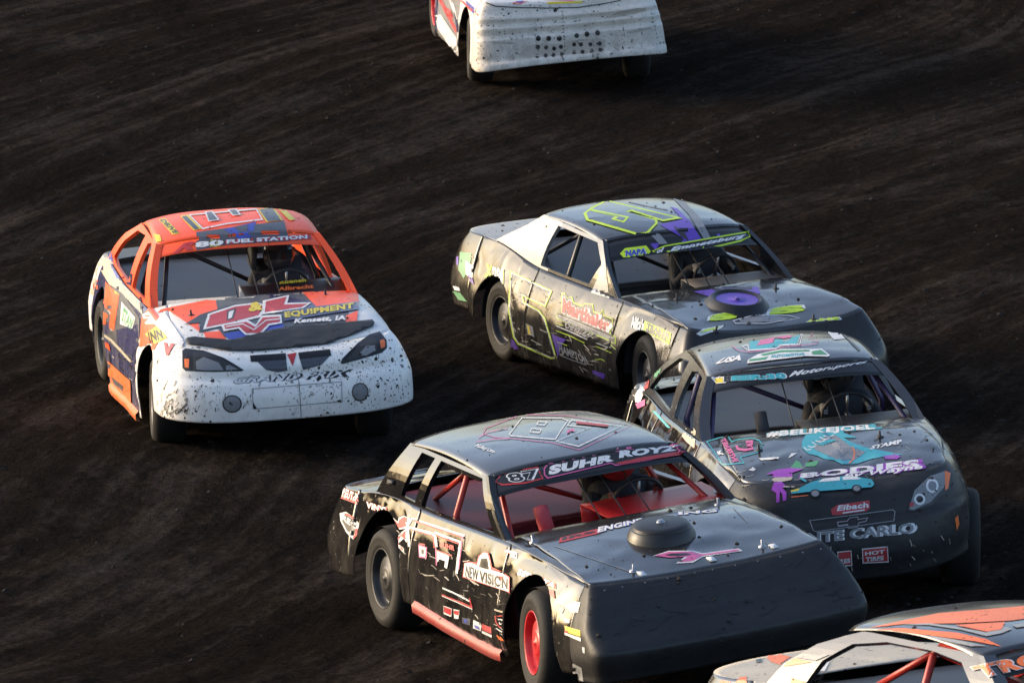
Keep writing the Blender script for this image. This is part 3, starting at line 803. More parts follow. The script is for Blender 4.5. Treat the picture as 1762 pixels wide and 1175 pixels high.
c5 = Car('stock_car', spec(
    belt=[(-2.2, 1.05), (-1.6, 1.03), (-.75, .92), (.66, .885), (1.4, .86), (1.9, .81)],
    rock=[(-2.3, .50), (-1.9, .42), (-1.0, .18), (.94, .20), (1.9, .2)], width=[(-2.4, .88), (-1.8, .93), (1.4, .94), (1.85, .91)], prof=BOX,
    nose=dict(x0=1.82, n=7, prof=[(0, 2.02), (.3, 2.13), (.7, 2.20), (1, 2.18)], ztop=.74, zbot=.2, zbot_side=.22),
    tail=dict(x0=-1.88, n=5, prof=[(0, -2.36), (.25, -2.50), (.6, -2.56), (1, -2.44)], ztop=1.05, zbot=.5, zbot_side=.44),
    roof=dict(x0=-1.0, x1=.14, y0=.62, y1=.63, z0=1.315, z1=1.255, crown=.045, arch=.03, bow1=.10), xc=.68, xd=-1.6, visor=.235,
    gh=[(.72, 0), (.14, 1), (-1.0, 1), (-1.66, 0)], gh_holes=[[(-.78, .05), (-.68, .92), (.08, .93), (.30, .56), (.16, .06)]], frame_split=(-.66, SIL),
    rims=dict(RR=MATS['rim_dark']), steer=8, arch_r=.365, rarch_r=.36, rarch_dx=-.05, wy=.75, dent=.010, pillar=.035,
    mats=dict(body=K5, nose=K5, hood=KT, roof=KT, frame=CH, visor=PBK, deck=SIL, inside=GY, inside_dark=DGY, dash=TAN, cage=CB, pillar=KT)),
    (1.27, 54.60, -65.8, 2.0, -1.0, -.02), 'black stock car with lime outlined numbers and pale silver rear pillar').build()

c3 = Car('stock_car', spec(
    belt=[(-2.4, 1.0), (-1.5, 1.01), (-.5, .95), (.75, .925), (1.4, .86), (1.82, .77)],
    rock=[(-2.3, .42), (-1.85, .34), (-1.0, .14), (.9, .14), (1.9, .20)], width=[(-2.4, .93), (-1.8, .965), (0, .95), (1.4, .92), (1.82, .85)],
    nose=dict(x0=1.80, n=3.0, taper=.22, prof=[(0, 2.16), (.15, 2.31), (.3, 2.35), (.36, 2.36), (.42, 2.41), (.7, 2.43), (1, 2.38)], ztop=.74, zbot=.09, zbot_side=.14),
    roof=dict(x0=-1.0, x1=.15, y0=.57, y1=.61, z0=1.36, z1=1.29, crown=.055, arch=.045, bow1=.12), visor=.175, xd=-1.62,
    gh=[(.80, 0), (.48, .45), (.15, 1), (-1.0, 1), (-1.38, .68), (-1.62, .3), (-1.75, 0)],
    gh_holes=[[(-.36, .06), (-.42, .86), (-.2, .94), (.02, .92), (.24, .48), (.46, .06)], [(-1.5, .14), (-1.3, .55), (-1.05, .84), (-.7, .93), (-.56, .08)]],
    rims={}, steer=9, wy=.88, dent=.016, pillar=.06,
    mats=dict(body=K, fender=CH, nose=KM, hood=CH, roof=CH, frame=CH, visor=PBK, deck=CH, inside=DGY, inside_dark=MATS['dark'], dash=DGY, cage=CV, pillar=CH)),
    (2.02, 47.37, -82.6, 4.7, -2.5, .037), 'charcoal stock car with teal and pink lettering beside the red-interior car').build()

cw = Car('stock_car', spec(
    belt=[(-2.4, 1.0), (-1.5, 1.0), (-.5, .96), (.75, .95), (1.4, .90), (1.85, .84)],
    width=[(-2.4, .86), (-1.8, .93), (0, .95), (1.85, .95)], prof=[(0, .03), (.25, .02), (.5, 0), (.75, -.03), (.9, -.06), (1, -.11)],
    nose=dict(x0=1.88, n=7, tilt=.03, prof=[(0, 2.10), (.19, 2.14), (.21, 2.19), (.33, 2.155), (.36, 2.24), (.50, 2.21), (.53, 2.29), (.86, 2.29), (.90, 2.37), (1, 2.38)], ztop=.80, zbot=.23, zbot_side=.20),
    gh=[(.78, 0), (.12, 1), (-1.05, 1), (-1.6, 0)], gh_holes=[[(-.75, .05), (-.66, .92), (.06, .92), (.5, .05)]],
    rims=dict(RR=MATS['rim_red'], RF=MATS['rim_dark'], LF=MATS['rim_steel']), steer=6, dent=.014,
    mats=dict(body=W_, door=PGY, quarter=NV, fender=W2, nose=paint('white_plastic', (.74, .69, .62), .42, spot=.4, dust=.6, bump=.010, low=.8), hood=W2, roof=W2, inside=GY, inside_dark=DGY, cage=CB)),
    (.28, 70.84, -81.9, 2.8, -1.5, .06), 'white stock car with round vent holes drilled in its nose').build()

co = Car('stock_car', spec(
    belt=[(-2.4, 1.08), (-1.5, 1.05), (-.5, .98), (.75, .94), (1.4, .88), (1.85, .80)], tail=dict(x0=-1.86, n=4, prof=[(0, -2.58), (.15, -2.62), (.6, -2.64), (1, -2.56)], ztop=1.10, zbot=.45, zbot_side=.42),
    roof=dict(x0=-1.15, x1=.15, y0=.60, y1=.62, z0=1.37, z1=1.30, crown=.05, arch=.05, bow1=.1), xd=-1.62, visor=.20,
    gh=[(.80, 0), (.48, .45), (.15, 1), (-1.0, 1), (-1.38, .72), (-1.62, .36), (-1.75, 0)],
    gh_holes=[[(-1.36, .10), (-1.26, .50), (-1.05, .80), (-.75, .92), (-.3, .93), (.0, .86), (.24, .48), (.46, .06)]],
    rims={}, mats=dict(body=CH, quarter=SIL, nose=K, hood=KT, roof=KT, frame=CH, visor=PBK, deck=CRM, inside=GY, inside_dark=GY, dash=GY, cage=CR_, pillar=KT)),
    (2.96, 35.0, -60.5, 3.0, -3.0, .02), 'black and orange stock car with cream rear deck and red roll cage').build()
CARS = dict(gp=gp, c87=c87, c5=c5, c3=c3, cw=cw, co=co)
# ------------------------------------------------------------------ print and lettering on the panels
C = dict(w=PWH, r=PRD, p=PPK, l=PLM, u=PPU, t=PTL, g=PGN, y=PYL, k=PBK, s=GYB, b=PBL, m=PMG, o=OR, O=ORD, n=NV, G=PGY, L=LENS, c=CRM, S=SIL, d=DGY, M=MUDF, R=KT)
def deck_items(view, rows):
    """rows: ('p', colour, flat point list) | ('h', colour, outline, hole) | ('x', colour, w, outline) ring | ('-', colour, w, line) | ('o', colour, cx, cy, rx, ry) | ('t', colour, text, quad[, bold, shear]) | ('T', colour, outline colour, text, quad[, bold, out, shear])"""
    out = []; sc = abs(view(1, 0)[0][0] - view(0, 0)[0][0])
    for r in rows:
        k, c = r[0], C[r[1]]
        if k == 'p': out.append(PG(view(*r[2]), c))
        elif k == 'x': out.append(RING(view(*r[3]), r[2] * sc, c))
        elif k == '-': out.append(LINE(view(*r[3]), r[2] * sc, c))
        elif k == 'o': out.append(DISC(view(r[2], r[3])[0], r[4] * sc, r[5] * sc, c, 16 if r[4] * sc > 3 else 9))
        elif k == 't': out.append(T(r[2], view(*r[3]), c, (r[4] if len(r) > 4 else .02) + .02, r[5] if len(r) > 5 else 0.))
        elif k == 'T': out += TO(r[3], view(*r[4]), c, C[r[2]], r[5] + .02, *(r[6:]))
    return out
g2, f5, e87, m3 = zr((120, 330), 2.6057), zr((740, 320), 2.1514), zr((561, 680), 1.8765), zr((1031, 540), 1.8509)
r3v, r4v, r6v, r7v, rwv, rov, rnv = zr((740, 320), 3.264), zr((1040, 330), 3.671), zr((840, 690), 3.79), zr((1040, 540), 3.671), zr((700, 0), 3.671), zr((1200, 1020), 3.135), zr((860, 900), 2.753)
q87, d87, s87, n87 = zr((565, 815), 6.91), zr((690, 880), 6.91), zr((730, 1000), 8.106), zr((870, 930), 4.796)
d5, dgp, h3, t3 = zr((940, 490), 6.914), zr((135, 410), 3.789), zr((1200, 690), 5.875), zr((1210, 550), 5.684)

# orange and white car
gp.decal('race_number', deck_items(g2, [
    ('p', 's', (568, 182, 700, 165, 960, 132, 985, 222, 700, 240, 568, 264)),
    ('p', 'b', (690, 170, 835, 137, 815, 206, 760, 214)), ('p', 's', (735, 160, 800, 150, 790, 208)),
    ('p', 'y', (495, 112, 528, 104, 592, 168, 556, 176)), ('p', 's', (502, 115, 523, 110, 582, 168, 560, 172)),
    ('p', 'y', (842, 80, 915, 72, 955, 130, 880, 138)), ('p', 's', (850, 83, 908, 76, 946, 130, 888, 135)),
    ('x', 'w', 6, (532, 106, 838, 78, 868, 130, 700, 150, 596, 172)),
    ('p', 'w', (604, 94, 640, 90, 672, 130, 622, 138)), ('p', 's', (613, 97, 635, 94, 662, 128, 626, 134)),
    ('p', 'w', (706, 84, 748, 80, 768, 106, 730, 112)), ('p', 's', (716, 87, 742, 84, 758, 104, 734, 107)),
    ('p', 'y', (398, 126, 428, 120, 494, 188, 462, 194)), ('t', 'k', 'DRIVE', (404, 130, 466, 190, 490, 186, 426, 124)),
    ('p', 'y', (934, 82, 960, 78, 1012, 128, 985, 132)), ('p', 'y', (375, 190, 405, 195, 412, 222, 390, 228))]))
gp.decal('sponsor_lettering', deck_items(g2, [
    ('p', 'r', (690, 216, 1080, 193, 1084, 214, 700, 238)), ('t', 'w', 'FUEL STATION', (704, 235, 1066, 212, 1064, 195, 702, 217), .035),
    ('o', 'y', 648, 232, 36, 17), ('T', 'w', 'k', '80', (562, 254, 690, 241, 690, 216, 562, 228), .03, .03),
    ('t', 'r', 'R', (462, 280, 562, 258, 558, 222, 480, 240), .02, .4)]))
gp.decal('sponsor_lettering', deck_items(g2, [
    ('p', 'o', (392, 545, 410, 528, 652, 478, 664, 530, 600, 548, 575, 575, 585, 630, 520, 585, 440, 532)),
    ('p', 'o', (600, 632, 680, 625, 700, 662, 610, 655)),
    ('p', 's', (655, 478, 900, 460, 1042, 452, 1110, 490, 1250, 505, 1250, 598, 960, 610, 740, 662, 690, 650, 660, 610, 580, 636, 600, 548, 664, 530)),
    ('p', 'n', (880, 470, 900, 460, 1110, 500, 1100, 540, 960, 520)), ('p', 'b', (690, 640, 950, 592, 965, 612, 760, 664, 712, 664)),
    ('p', 'o', (1042, 454, 1290, 444, 1296, 500, 1110, 522)), ('p', 'o', (1238, 560, 1292, 535, 1286, 592, 1238, 600)),
    ('p', 'k', (515, 598, 590, 552, 740, 508, 850, 496, 890, 515, 860, 570, 735, 600, 640, 618, 580, 636, 585, 590)),
    ('p', 'w', (598, 622, 620, 552, 740, 512, 845, 500, 884, 516, 856, 566, 730, 596)), ('p', 'r', (612, 612, 632, 556, 742, 520, 840, 508, 870, 518, 846, 558, 728, 588)),
    ('p', 'k', (706, 540, 745, 528, 733, 574, 704, 583)), ('p', 'w', (713, 544, 737, 536, 727, 570, 711, 577)),
    ('p', 'w', (866, 494, 985, 468, 975, 504, 1085, 502, 1045, 530, 862, 556)), ('p', 'r', (880, 498, 972, 477, 960, 512, 1066, 508, 1038, 523, 874, 546)),
    ('t', 'y', '&', (800, 545, 870, 535, 866, 495, 806, 505), .03),
    ('p', 'w', (678, 602, 795, 580, 832, 602, 862, 562, 948, 558, 952, 596, 895, 606, 855, 648, 785, 648, 757, 620, 690, 632)),
    ('p', 'r', (692, 606, 792, 590, 832, 614, 866, 571, 940, 567, 942, 590, 890, 598, 850, 640, 790, 640, 760, 612, 698, 623)),
    ('-', 'w', 5, (700, 613, 775, 600, 825, 626, 880, 584, 940, 578)),
    ('p', 'n', (955, 540, 1292, 498, 1296, 532, 960, 586)), ('T', 'y', 'k', 'EQUIPMENT', (964, 577, 1274, 534, 1272, 505, 962, 547), .03, .03),
    ('t', 'w', 'Kensett, IA', (1005, 601, 1238, 586, 1234, 562, 1005, 578), .03, .2)]))
gp.decal('head_lamp', deck_items(g2, [
    ('p', 'k', (505, 712, 520, 703, 600, 712, 690, 745, 780, 798, 770, 804, 640, 808, 520, 803, 506, 790)),
    ('p', 'd', (552, 722, 600, 722, 680, 752, 765, 797, 640, 803, 555, 799)), ('p', 'L', (566, 762, 600, 742, 668, 768, 690, 800, 600, 800, 568, 797)), ('p', 'L', (700, 782, 715, 778, 755, 796, 700, 800)),
    ('p', 'O', (514, 750, 536, 750, 534, 790, 517, 788))]))
gp.decal('head_lamp', deck_items(g2, [
    ('p', 'k', (1213, 765, 1225, 745, 1290, 680, 1345, 640, 1390, 627, 1420, 665, 1422, 700, 1400, 722, 1300, 752, 1222, 772)),
    ('p', 'd', (1240, 752, 1300, 690, 1350, 655, 1376, 660, 1378, 715, 1290, 745)), ('p', 'L', (1290, 735, 1330, 692, 1368, 690, 1372, 712, 1330, 735)),
    ('p', 'O', (1390, 668, 1408, 662, 1414, 676, 1412, 698, 1394, 704))]))
gp.decal('grille', deck_items(g2, [
    ('p', 's', (838, 760, 970, 750, 976, 802, 932, 809, 880, 798)), ('p', 'k', (808, 735, 968, 725, 971, 753, 812, 764)),
    ('p', 's', (1030, 748, 1168, 734, 1130, 775, 1046, 799)), ('p', 'k', (1024, 722, 1166, 707, 1173, 736, 1030, 751)),
    ('p', 'r', (974, 730, 1017, 722, 1000, 782)),
    ('T', 'w', 'k', 'GRAND PRIX', (734, 862, 1243, 830, 1248, 797, 744, 832), -.002, .035, .3),
    ('x', 'G', 3, (815, 882, 1220, 850, 1222, 940, 822, 974)), ('-', 'k', 2.5, (1012, 800, 1028, 860, 1037, 1004)), ('p', 'k', (820, 940, 838, 970, 822, 972)),
    ('p', 'k', (1195, 935, 1215, 930, 1215, 945))]))
gp.decal('fog_lamp', deck_items(g2, [('o', 'k', 728, 950, 44, 40), ('o', 'L', 728, 950, 38, 34)]))
gp.decal('fog_lamp', deck_items(g2, [('o', 'k', 1302, 897, 38, 42), ('o', 'L', 1302, 897, 33, 36)]))
gp.decal('side_graphic', deck_items(dgp, [
    ('p', 'c', (45, 330, 60, 130, 100, 60, 210, 50, 190, 110, 240, 180, 290, 300, 410, 420, 420, 500, 340, 420, 250, 330, 200, 300, 130, 180, 100, 380)),
    ('p', 'w', (50, 420, 52, 180, 75, 110, 95, 95, 85, 300)), ('p', 'y', (92, 190, 120, 110, 140, 150, 100, 205)),
    ('p', 's', (120, 560, 160, 330, 200, 300, 290, 360, 400, 520, 400, 640, 350, 780, 250, 720, 105, 580)), ('p', 'n', (250, 600, 390, 560, 395, 700, 350, 770, 260, 720)),
    ('p', 'y', (180, 290, 270, 370, 262, 420, 176, 380)), ('p', 'o', (180, 285, 270, 375, 235, 605, 205, 580, 215, 480, 160, 440, 178, 380)), ('p', 'o', (150, 470, 200, 500, 185, 560, 135, 570)),
    ('p', 'w', (285, 415, 375, 520, 355, 590, 275, 560)), ('t', 'g', 'STAN', (282, 545, 350, 600, 368, 530, 296, 440), .03, .2),
    ('p', 'o', (95, 300, 130, 270, 130, 345, 100, 335)), ('-', 'c', 16, (115, 590, 220, 665, 345, 800)), ('p', 'o', (135, 645, 205, 690, 215, 735, 150, 680)),
    ('p', 'O', (100, 755, 200, 800, 345, 930, 350, 1080, 230, 1000, 110, 880)), ('p', 's', (150, 830, 180, 840, 190, 880, 150, 865)), ('p', 's', (220, 900, 300, 960, 300, 1000, 240, 950)), ('p', 'n', (355, 960, 385, 850, 365, 700)),
    ('p', 'o', (415, 520, 470, 440, 530, 520, 560, 600, 490, 740, 440, 700, 400, 710)), ('p', 'w', (420, 500, 460, 480, 520, 560, 440, 560)),
    ('p', 'y', (440, 625, 520, 570, 580, 650, 500, 690)), ('t', 'k', 'INN', (470, 688, 560, 655, 540, 590, 455, 615), .03),
    ('t', 'r', 'V', (545, 775, 620, 760, 630, 690, 560, 680), .05), ('p', 'w', (500, 560, 560, 480, 690, 680, 670, 720)),
    ('p', 'n', (398, 400, 410, 370, 425, 440, 408, 470)), ('p', 'n', (290, 215, 355, 235, 345, 310, 285, 285)), ('p', 'b', (205, 60, 245, 20, 220, 110, 250, 230, 280, 270, 250, 260, 200, 150))]))
gp.decal('sponsor_lettering', deck_items(g2, [('t', 'y', 'Ruehen', (940, 416, 1060, 405, 1060, 388, 940, 398)), ('t', 'O', 'Albrecht', (935, 446, 1095, 434, 1092, 416, 935, 428))]))

# black car with the red interior
num8 = (135, 220, 220, 108, 480, 112, 525, 128, 475, 200, 440, 255, 145, 232)
c87.decal('race_number', deck_items(r6v, [
    ('x', 'p', -4, (-30, 215, -10, 180, 215, 92, 500, 98, 935, 160, 595, 318, 420, 272, 120, 240, 40, 235)),
    ('x', 'w', 6, num8), ('x', 'w', 5, (330, 133, 390, 138, 370, 162, 312, 158)), ('x', 'w', 5, (285, 178, 350, 186, 338, 212, 270, 206)),
    ('x', 'w', 6, (545, 124, 872, 165, 590, 302, 440, 264, 665, 175, 512, 164)), ('p', 'r', (580, 136, 790, 160, 775, 172, 570, 150)),
    ('t', 'p', 'R', (515, 215, 575, 195, 575, 175, 515, 195), .03), ('-', 'p', 4, (-60, 240, 0, 205, 130, 180)), ('-', 'p', 4, (-80, 270, 40, 252, 140, 248)),
    ('t', 'w', 'Hailey Linn', (565 - 660, 302, 690 - 650, 350, 685 - 640, 322, 575 - 640, 280), .0, .3)]))
c87.decal('sponsor_lettering', deck_items(r6v, [
    ('p', 'r', (42, 530, 88, 470, 322, 428, 362, 508, 240, 540, 90, 552)), ('p', 'k', (55, 525, 92, 478, 316, 437, 350, 503, 240, 530, 92, 542)),
    ('T', 'k', 'w', '87', (155, 535, 342, 505, 312, 448, 112, 482), .0, .05),
    ('p', 'p', (362, 440, 388, 408, 818, 328, 846, 308, 1252, 278, 1302, 330, 1040, 392, 830, 425, 800, 410, 388, 508, 364, 486)),
    ('p', 'k', (370, 444, 393, 415, 820, 334, 850, 315, 1250, 285, 1290, 330, 1036, 384, 830, 416, 800, 402, 391, 499, 372, 482)),
    ('p', 'r', (830, 408, 1000, 370, 1280, 326, 1250, 356, 1040, 388, 870, 418)),
    ('t', 'w', 'SUHR', (392, 488, 820, 394, 828, 346, 402, 424), .045), ('t', 'w', 'ROYZ', (852, 378, 1238, 326, 1246, 290, 856, 328), .045),
    ('p', 'r', (458, 926, 472, 892, 722, 832, 730, 862)), ('t', 'k', 'IRS', (480, 912, 700, 858, 700, 846, 485, 892), .03), ('T', 'w', 'b', 'ENGINE', (712, 862, 1010, 790, 1000, 765, 720, 825), .03, .03),
    ('T', 'w', 'b', 'ING', (1240, 745, 1490, 725, 1490, 708, 1240, 725), .03, .03),
    ('p', 'w', (1070, 1012, 1175, 978, 1335, 976, 1400, 994, 1630, 962, 1660, 978, 1402, 1016, 1335, 1054, 1225, 1060, 1290, 1010, 1150, 1008)),
    ('p', 'p', (1085, 1010, 1178, 985, 1330, 983, 1400, 1000, 1625, 968, 1640, 978, 1400, 1010, 1330, 1046, 1240, 1052, 1305, 1016, 1180, 1022)), ('p', 'k', (1150, 1006, 1200, 996, 1290, 994, 1330, 1000, 1290, 1010, 1190, 1014)),
    ('-', 'd', 3, (1050, 1180, 1600, 1070)), ('-', 'd', 3, (1000, 1290, 1400, 1210, 1700, 1140)), ('-', 'G', 4, (430, 945, 920, 1110)), ('-', 'G', 4, (1600, 700, 1690, 790))]))
c87.decal('sponsor_lettering', deck_items(q87, [
    ('p', 'r', (150, 290, 165, 275, 350, 340, 348, 362)), ('T', 'w', 'r', 'REUTER', (165, 275, 355, 335, 370, 250, 190, 165), .02, .04), ('T', 'w', 'r', 'VINYL', (455, 400, 715, 490, 715, 410, 460, 330), .02, .04),
    ('p', 'w', (140, 470, 210, 450, 300, 510, 370, 590, 350, 720, 300, 780, 220, 700, 150, 560)), ('p', 'd', (165, 490, 210, 475, 280, 530, 340, 610, 320, 720, 230, 680, 165, 550)), ('-', 'r', 22, (205, 475, 270, 500, 320, 545)), ('-', 'r', 25, (345, 650, 335, 730, 300, 765)),
    ('t', 'w', 'REC', (170, 545, 335, 665, 345, 590, 175, 475), .02)]))
c87.decal('race_number', deck_items(q87, [
    ('p', 'w', (775, 520, 830, 570, 845, 520, 900, 498, 960, 520, 990, 540, 945, 620, 940, 820, 900, 770, 830, 830, 900, 880, 910, 950, 835, 870, 845, 1010, 760, 900, 720, 850, 770, 815, 745, 710, 800, 770, 880, 690, 930, 650, 850, 660)),
    ('p', 'r', (790, 540, 835, 590, 860, 540, 905, 508, 955, 530, 920, 580, 935, 620, 880, 640, 840, 645)), ('p', 'r', (758, 735, 800, 790, 880, 712, 925, 670, 920, 780, 870, 740, 820, 810, 890, 880, 900, 930, 820, 850, 745, 840, 790, 815)), ('p', 'r', (745, 890, 800, 890, 840, 970))]))
c87.decal('race_number', deck_items(d87, [
    ('-', 'w', 26, (100, 415, 85, 165, 140, 85, 760, 290)), ('-', 'r', 20, (150, 105, 750, 310)), ('-', 'w', 30, (100, 190, 380, 262, 415, 300, 430, 420)), ('-', 'r', 14, (118, 208, 375, 285, 395, 320, 405, 430)),
    ('-', 'w', 28, (410, 250, 715, 362, 690, 560, 672, 740)), ('-', 'r', 14, (430, 290, 700, 385)), ('-', 'p', 12, (748, 300, 700, 690)),
    ('x', 'p', -10, (228, 400, 312, 430, 308, 545, 236, 535)), ('p', 'w', (230, 405, 308, 433, 304, 540, 238, 530)), ('p', 'd', (255, 445, 288, 455, 285, 510, 258, 502)),
    ('p', 'w', (440, 470, 590, 530, 560, 680, 530, 660, 540, 590, 470, 565, 440, 610)), ('-', 'r', 16, (440, 462, 620, 525)), ('-', 'p', 12, (430, 430, 440, 640)), ('t', 'r', 'SUHR', (475, 420, 655, 470, 660, 410, 480, 355), .05),
    ('-', 'r', 16, (300, 395, 250, 385, 220, 390)),
    ('p', 'r', (750, 780, 768, 610, 830, 595, 915, 610, 940, 525, 1000, 478, 1060, 490, 1100, 660, 1235, 720, 1310, 780, 1310, 975, 1270, 950)),
    ('p', 'w', (762, 770, 778, 615, 840, 612, 925, 640, 950, 540, 1000, 490, 1050, 500, 1090, 690, 1225, 735, 1300, 790, 1300, 955)),
    ('p', 'k', (945, 660, 975, 560, 1045, 560, 1065, 690)),
    ('t', 'k', 'NEW', (785, 770, 935, 830, 945, 690, 800, 640), -.01), ('t', 'k', 'VISION', (950, 835, 1290, 930, 1290, 800, 955, 700), .02)]))
c87.decal('sponsor_badge', deck_items(s87, [
    ('-', 'w', 22, (260, 90, 420, 160, 640, 275)), ('-', 'r', 22, (250, 185, 460, 270, 680, 360)), ('-', 'w', 12, (260, 200, 470, 290, 680, 385)), ('-', 'r', 16, (640, 230, 680, 370)),
    ('p', 'w', (280, 335, 400, 375, 390, 490, 285, 450)), ('p', 'r', (285, 345, 395, 385, 385, 470, 290, 425)), ('p', 'w', (420, 380, 505, 400, 490, 520, 430, 510)), ('p', 'r', (425, 400, 500, 410, 490, 470, 430, 450)),
    ('p', 's', (530, 500, 650, 520, 640, 610, 535, 580)), ('p', 'b', (560, 520, 610, 530, 600, 580, 560, 570)), ('p', 'w', (690, 530, 800, 590, 795, 690, 685, 650)), ('p', 'b', (700, 600, 760, 620, 790, 670, 720, 650)),
    ('p', 'r', (815, 590, 940, 640, 945, 730, 812, 670)), ('p', 'w', (810, 680, 950, 745, 948, 780, 812, 715)), ('x', 'r', 14, (985, 480, 1100, 470, 1150, 560, 1140, 660, 1050, 640, 1000, 570)), ('x', 'w', 14, (1020, 520, 1090, 520, 1120, 590, 1060, 600)),
    ('-', 'c', 26, (985, 390, 1100, 425, 1190, 450, 1250, 500)), ('-', 'w', 14, (1010, 650, 1120, 720)), ('p', 'O', (1010, 740, 1080, 780, 1130, 840, 1040, 800))]))
c87.decal('sponsor_badge', deck_items(n87, [
    ('p', 'w', (0, 70, 100, 100, 95, 150, 0, 120)), ('-', 'r', 8, (10, 95, 90, 125)), ('T', 'w', 'r', 'SERRATA', (98, 280, 400, 390, 405, 350, 105, 225), .03, .05, .3), ('p', 'r', (260, 360, 405, 410, 410, 480, 330, 400)),
    ('p', 'w', (510, 540, 570, 500, 620, 510, 600, 590, 540, 590)), ('p', 'G', (400, 560, 450, 530, 490, 560, 470, 600)), ('p', 'y', (490, 700, 620, 740, 620, 790, 495, 750)), ('p', 'w', (490, 755, 625, 800, 625, 830, 495, 775)), ('p', 'r', (492, 735, 520, 745, 520, 765, 494, 755)),
    ('p', 'w', (480, 640, 530, 645, 530, 680, 485, 670)), ('p', 'w', (635, 875, 655, 880, 655, 930, 640, 920)), ('p', 'S', (555, 1010, 630, 1045, 645, 1160, 560, 1130)), ('p', 'G', (570, 1040, 615, 1060, 620, 1120, 575, 1105))]))

# black car with the lime numbers
c5.decal('race_number', deck_items(f5, [
    ('p', 'u', (890, 78, 915, 85, 960, 130, 1012, 210, 955, 222, 930, 190, 850, 145, 935, 125)), ('p', 'G', (900, 48, 945, 62, 1000, 120, 1042, 200, 1018, 206, 960, 110)), ('p', 'G', (800, 165, 850, 180, 880, 215, 850, 218)), ('p', 'd', (900, 150, 940, 170, 958, 205, 930, 190)),
    ('-', 'G', 3, (735, 60, 800, 75, 880, 90)),
    ('p', 'l', (568, 104, 600, 80, 652, 54, 935, 122, 862, 134, 746, 97, 732, 100, 842, 128, 842, 142, 806, 180, 764, 184, 578, 130)),
    ('p', 'R', (580, 102, 606, 85, 654, 60, 905, 120, 860, 127, 746, 90, 722, 97, 832, 130, 832, 140, 800, 173, 768, 177, 586, 124)),
    ('p', 'l', (588, 94, 602, 90, 738, 118, 718, 140, 670, 127, 684, 117)), ('p', 'R', (612, 97, 724, 121, 714, 133, 686, 126, 700, 119)),
    ('-', 'l', 5, (935, 42, 1020, 66, 1088, 100))]))
c5.decal('sponsor_lettering', deck_items(f5, [
    ('p', 'u', (815, 215, 850, 212, 835, 240)), ('p', 'u', (930, 205, 1000, 190, 1020, 220, 960, 245)), ('p', 'u', (1060, 180, 1072, 178, 1090, 225, 1075, 228)), ('p', 'u', (930, 250, 1000, 235, 1050, 228, 950, 256)),
    ('p', 'l', (703, 252, 722, 232, 800, 222, 817, 244, 795, 268, 722, 273)), ('T', 'b', 'w', 'NAPA', (724, 263, 800, 253, 800, 232, 724, 241), .04, .03),
    ('p', 'l', (820, 243, 868, 222, 1100, 182, 1180, 169, 1186, 190, 1150, 208, 1000, 243, 870, 268)), ('p', 'k', (828, 243, 870, 227, 1100, 188, 1176, 175, 1180, 189, 1148, 202, 1000, 237, 870, 262)),
    ('t', 'w', 'of', (838, 252, 868, 246, 866, 230, 840, 236), .02, .3), ('t', 'w', 'Emmetsburg', (885, 250, 1165, 197, 1168, 178, 890, 230), .03, .35)]))
c5.decal('sponsor_lettering', deck_items(f5, [
    ('p', 'u', (975, 392, 1070, 380, 1215, 374, 1222, 400, 1040, 412)), ('p', 'k', (1045, 383, 1190, 376, 1195, 384, 1060, 392)),
    ('T', 'l', 'w', 'S', (1030, 503, 1140, 492, 1130, 466, 1040, 478), .06, .05), ('T', 'l', 'w', 'S', (1252, 480, 1392, 466, 1380, 440, 1262, 452), .06, .05), ('p', 'G', (1140, 492, 1250, 478, 1330, 490, 1300, 503, 1150, 508)), ('x', 'w', 2.5, (1120, 500, 1200, 478, 1330, 480, 1370, 492, 1240, 512, 1130, 512)),
    ('p', 'w', (985, 548, 1010, 530, 1090, 516, 1075, 530, 1000, 556)), ('p', 'l', (995, 546, 1015, 533, 1078, 521, 1060, 531)), ('T', 'l', 'w', 'ANS', (1395, 505, 1520, 496, 1512, 486, 1395, 496), .05, .05)]))
c5.decal('sponsor_badge', deck_items(r7v, [
    ('p', 'l', (258, 45, 425, 122, 412, 197, 243, 105)), ('t', 'k', 'TRAILER', (266, 93, 412, 160, 420, 128, 272, 56), .05), ('t', 'k', 'RENTAL', (262, 112, 396, 178, 402, 158, 268, 90), .05),
    ('t', 'w', "Mike's", (168, 88, 246, 118, 258, 40, 182, 10), .05, .2)]))
num5 = (450, 475, 690, 590, 650, 682, 525, 622, 530, 650, 618, 698, 650, 742, 715, 968, 680, 972, 492, 888, 468, 850, 440, 700)
c5.decal('race_number', deck_items(r3v, [
    ('x', 'w', 11, num5), ('x', 'l', 7, num5), ('p', 'G', (540, 770, 580, 790, 590, 850, 550, 830)), ('p', 'y', (548, 780, 560, 786, 570, 838, 556, 830)), ('p', 'u', (415, 850, 470, 862, 500, 915, 425, 915)), ('p', 'u', (690, 840, 760, 860, 720, 960)),
    ('p', 'g', (170, 370, 235, 380, 225, 460, 190, 520, 160, 470)), ('p', 'w', (200, 420, 245, 450, 240, 520, 205, 500)), ('p', 'u', (150, 400, 162, 395, 160, 450, 150, 440)), ('p', 'u', (215, 500, 235, 500, 250, 555, 230, 540)),
    ('t', 'l', 'X', (305, 510, 352, 525, 352, 450, 318, 435), .06), ('t', 'w', 'TREME', (350, 525, 415, 550, 416, 470, 352, 455), .04), ('-', 'l', 6, (340, 520, 412, 552, 414, 470)), ('p', 'g', (130, 590, 170, 600, 210, 650, 160, 640)), ('p', 'w', (130, 560, 165, 570, 170, 590, 140, 585)),
    ('p', 'S', (970, 410, 985, 420, 1008, 632, 905, 600, 950, 500))]))
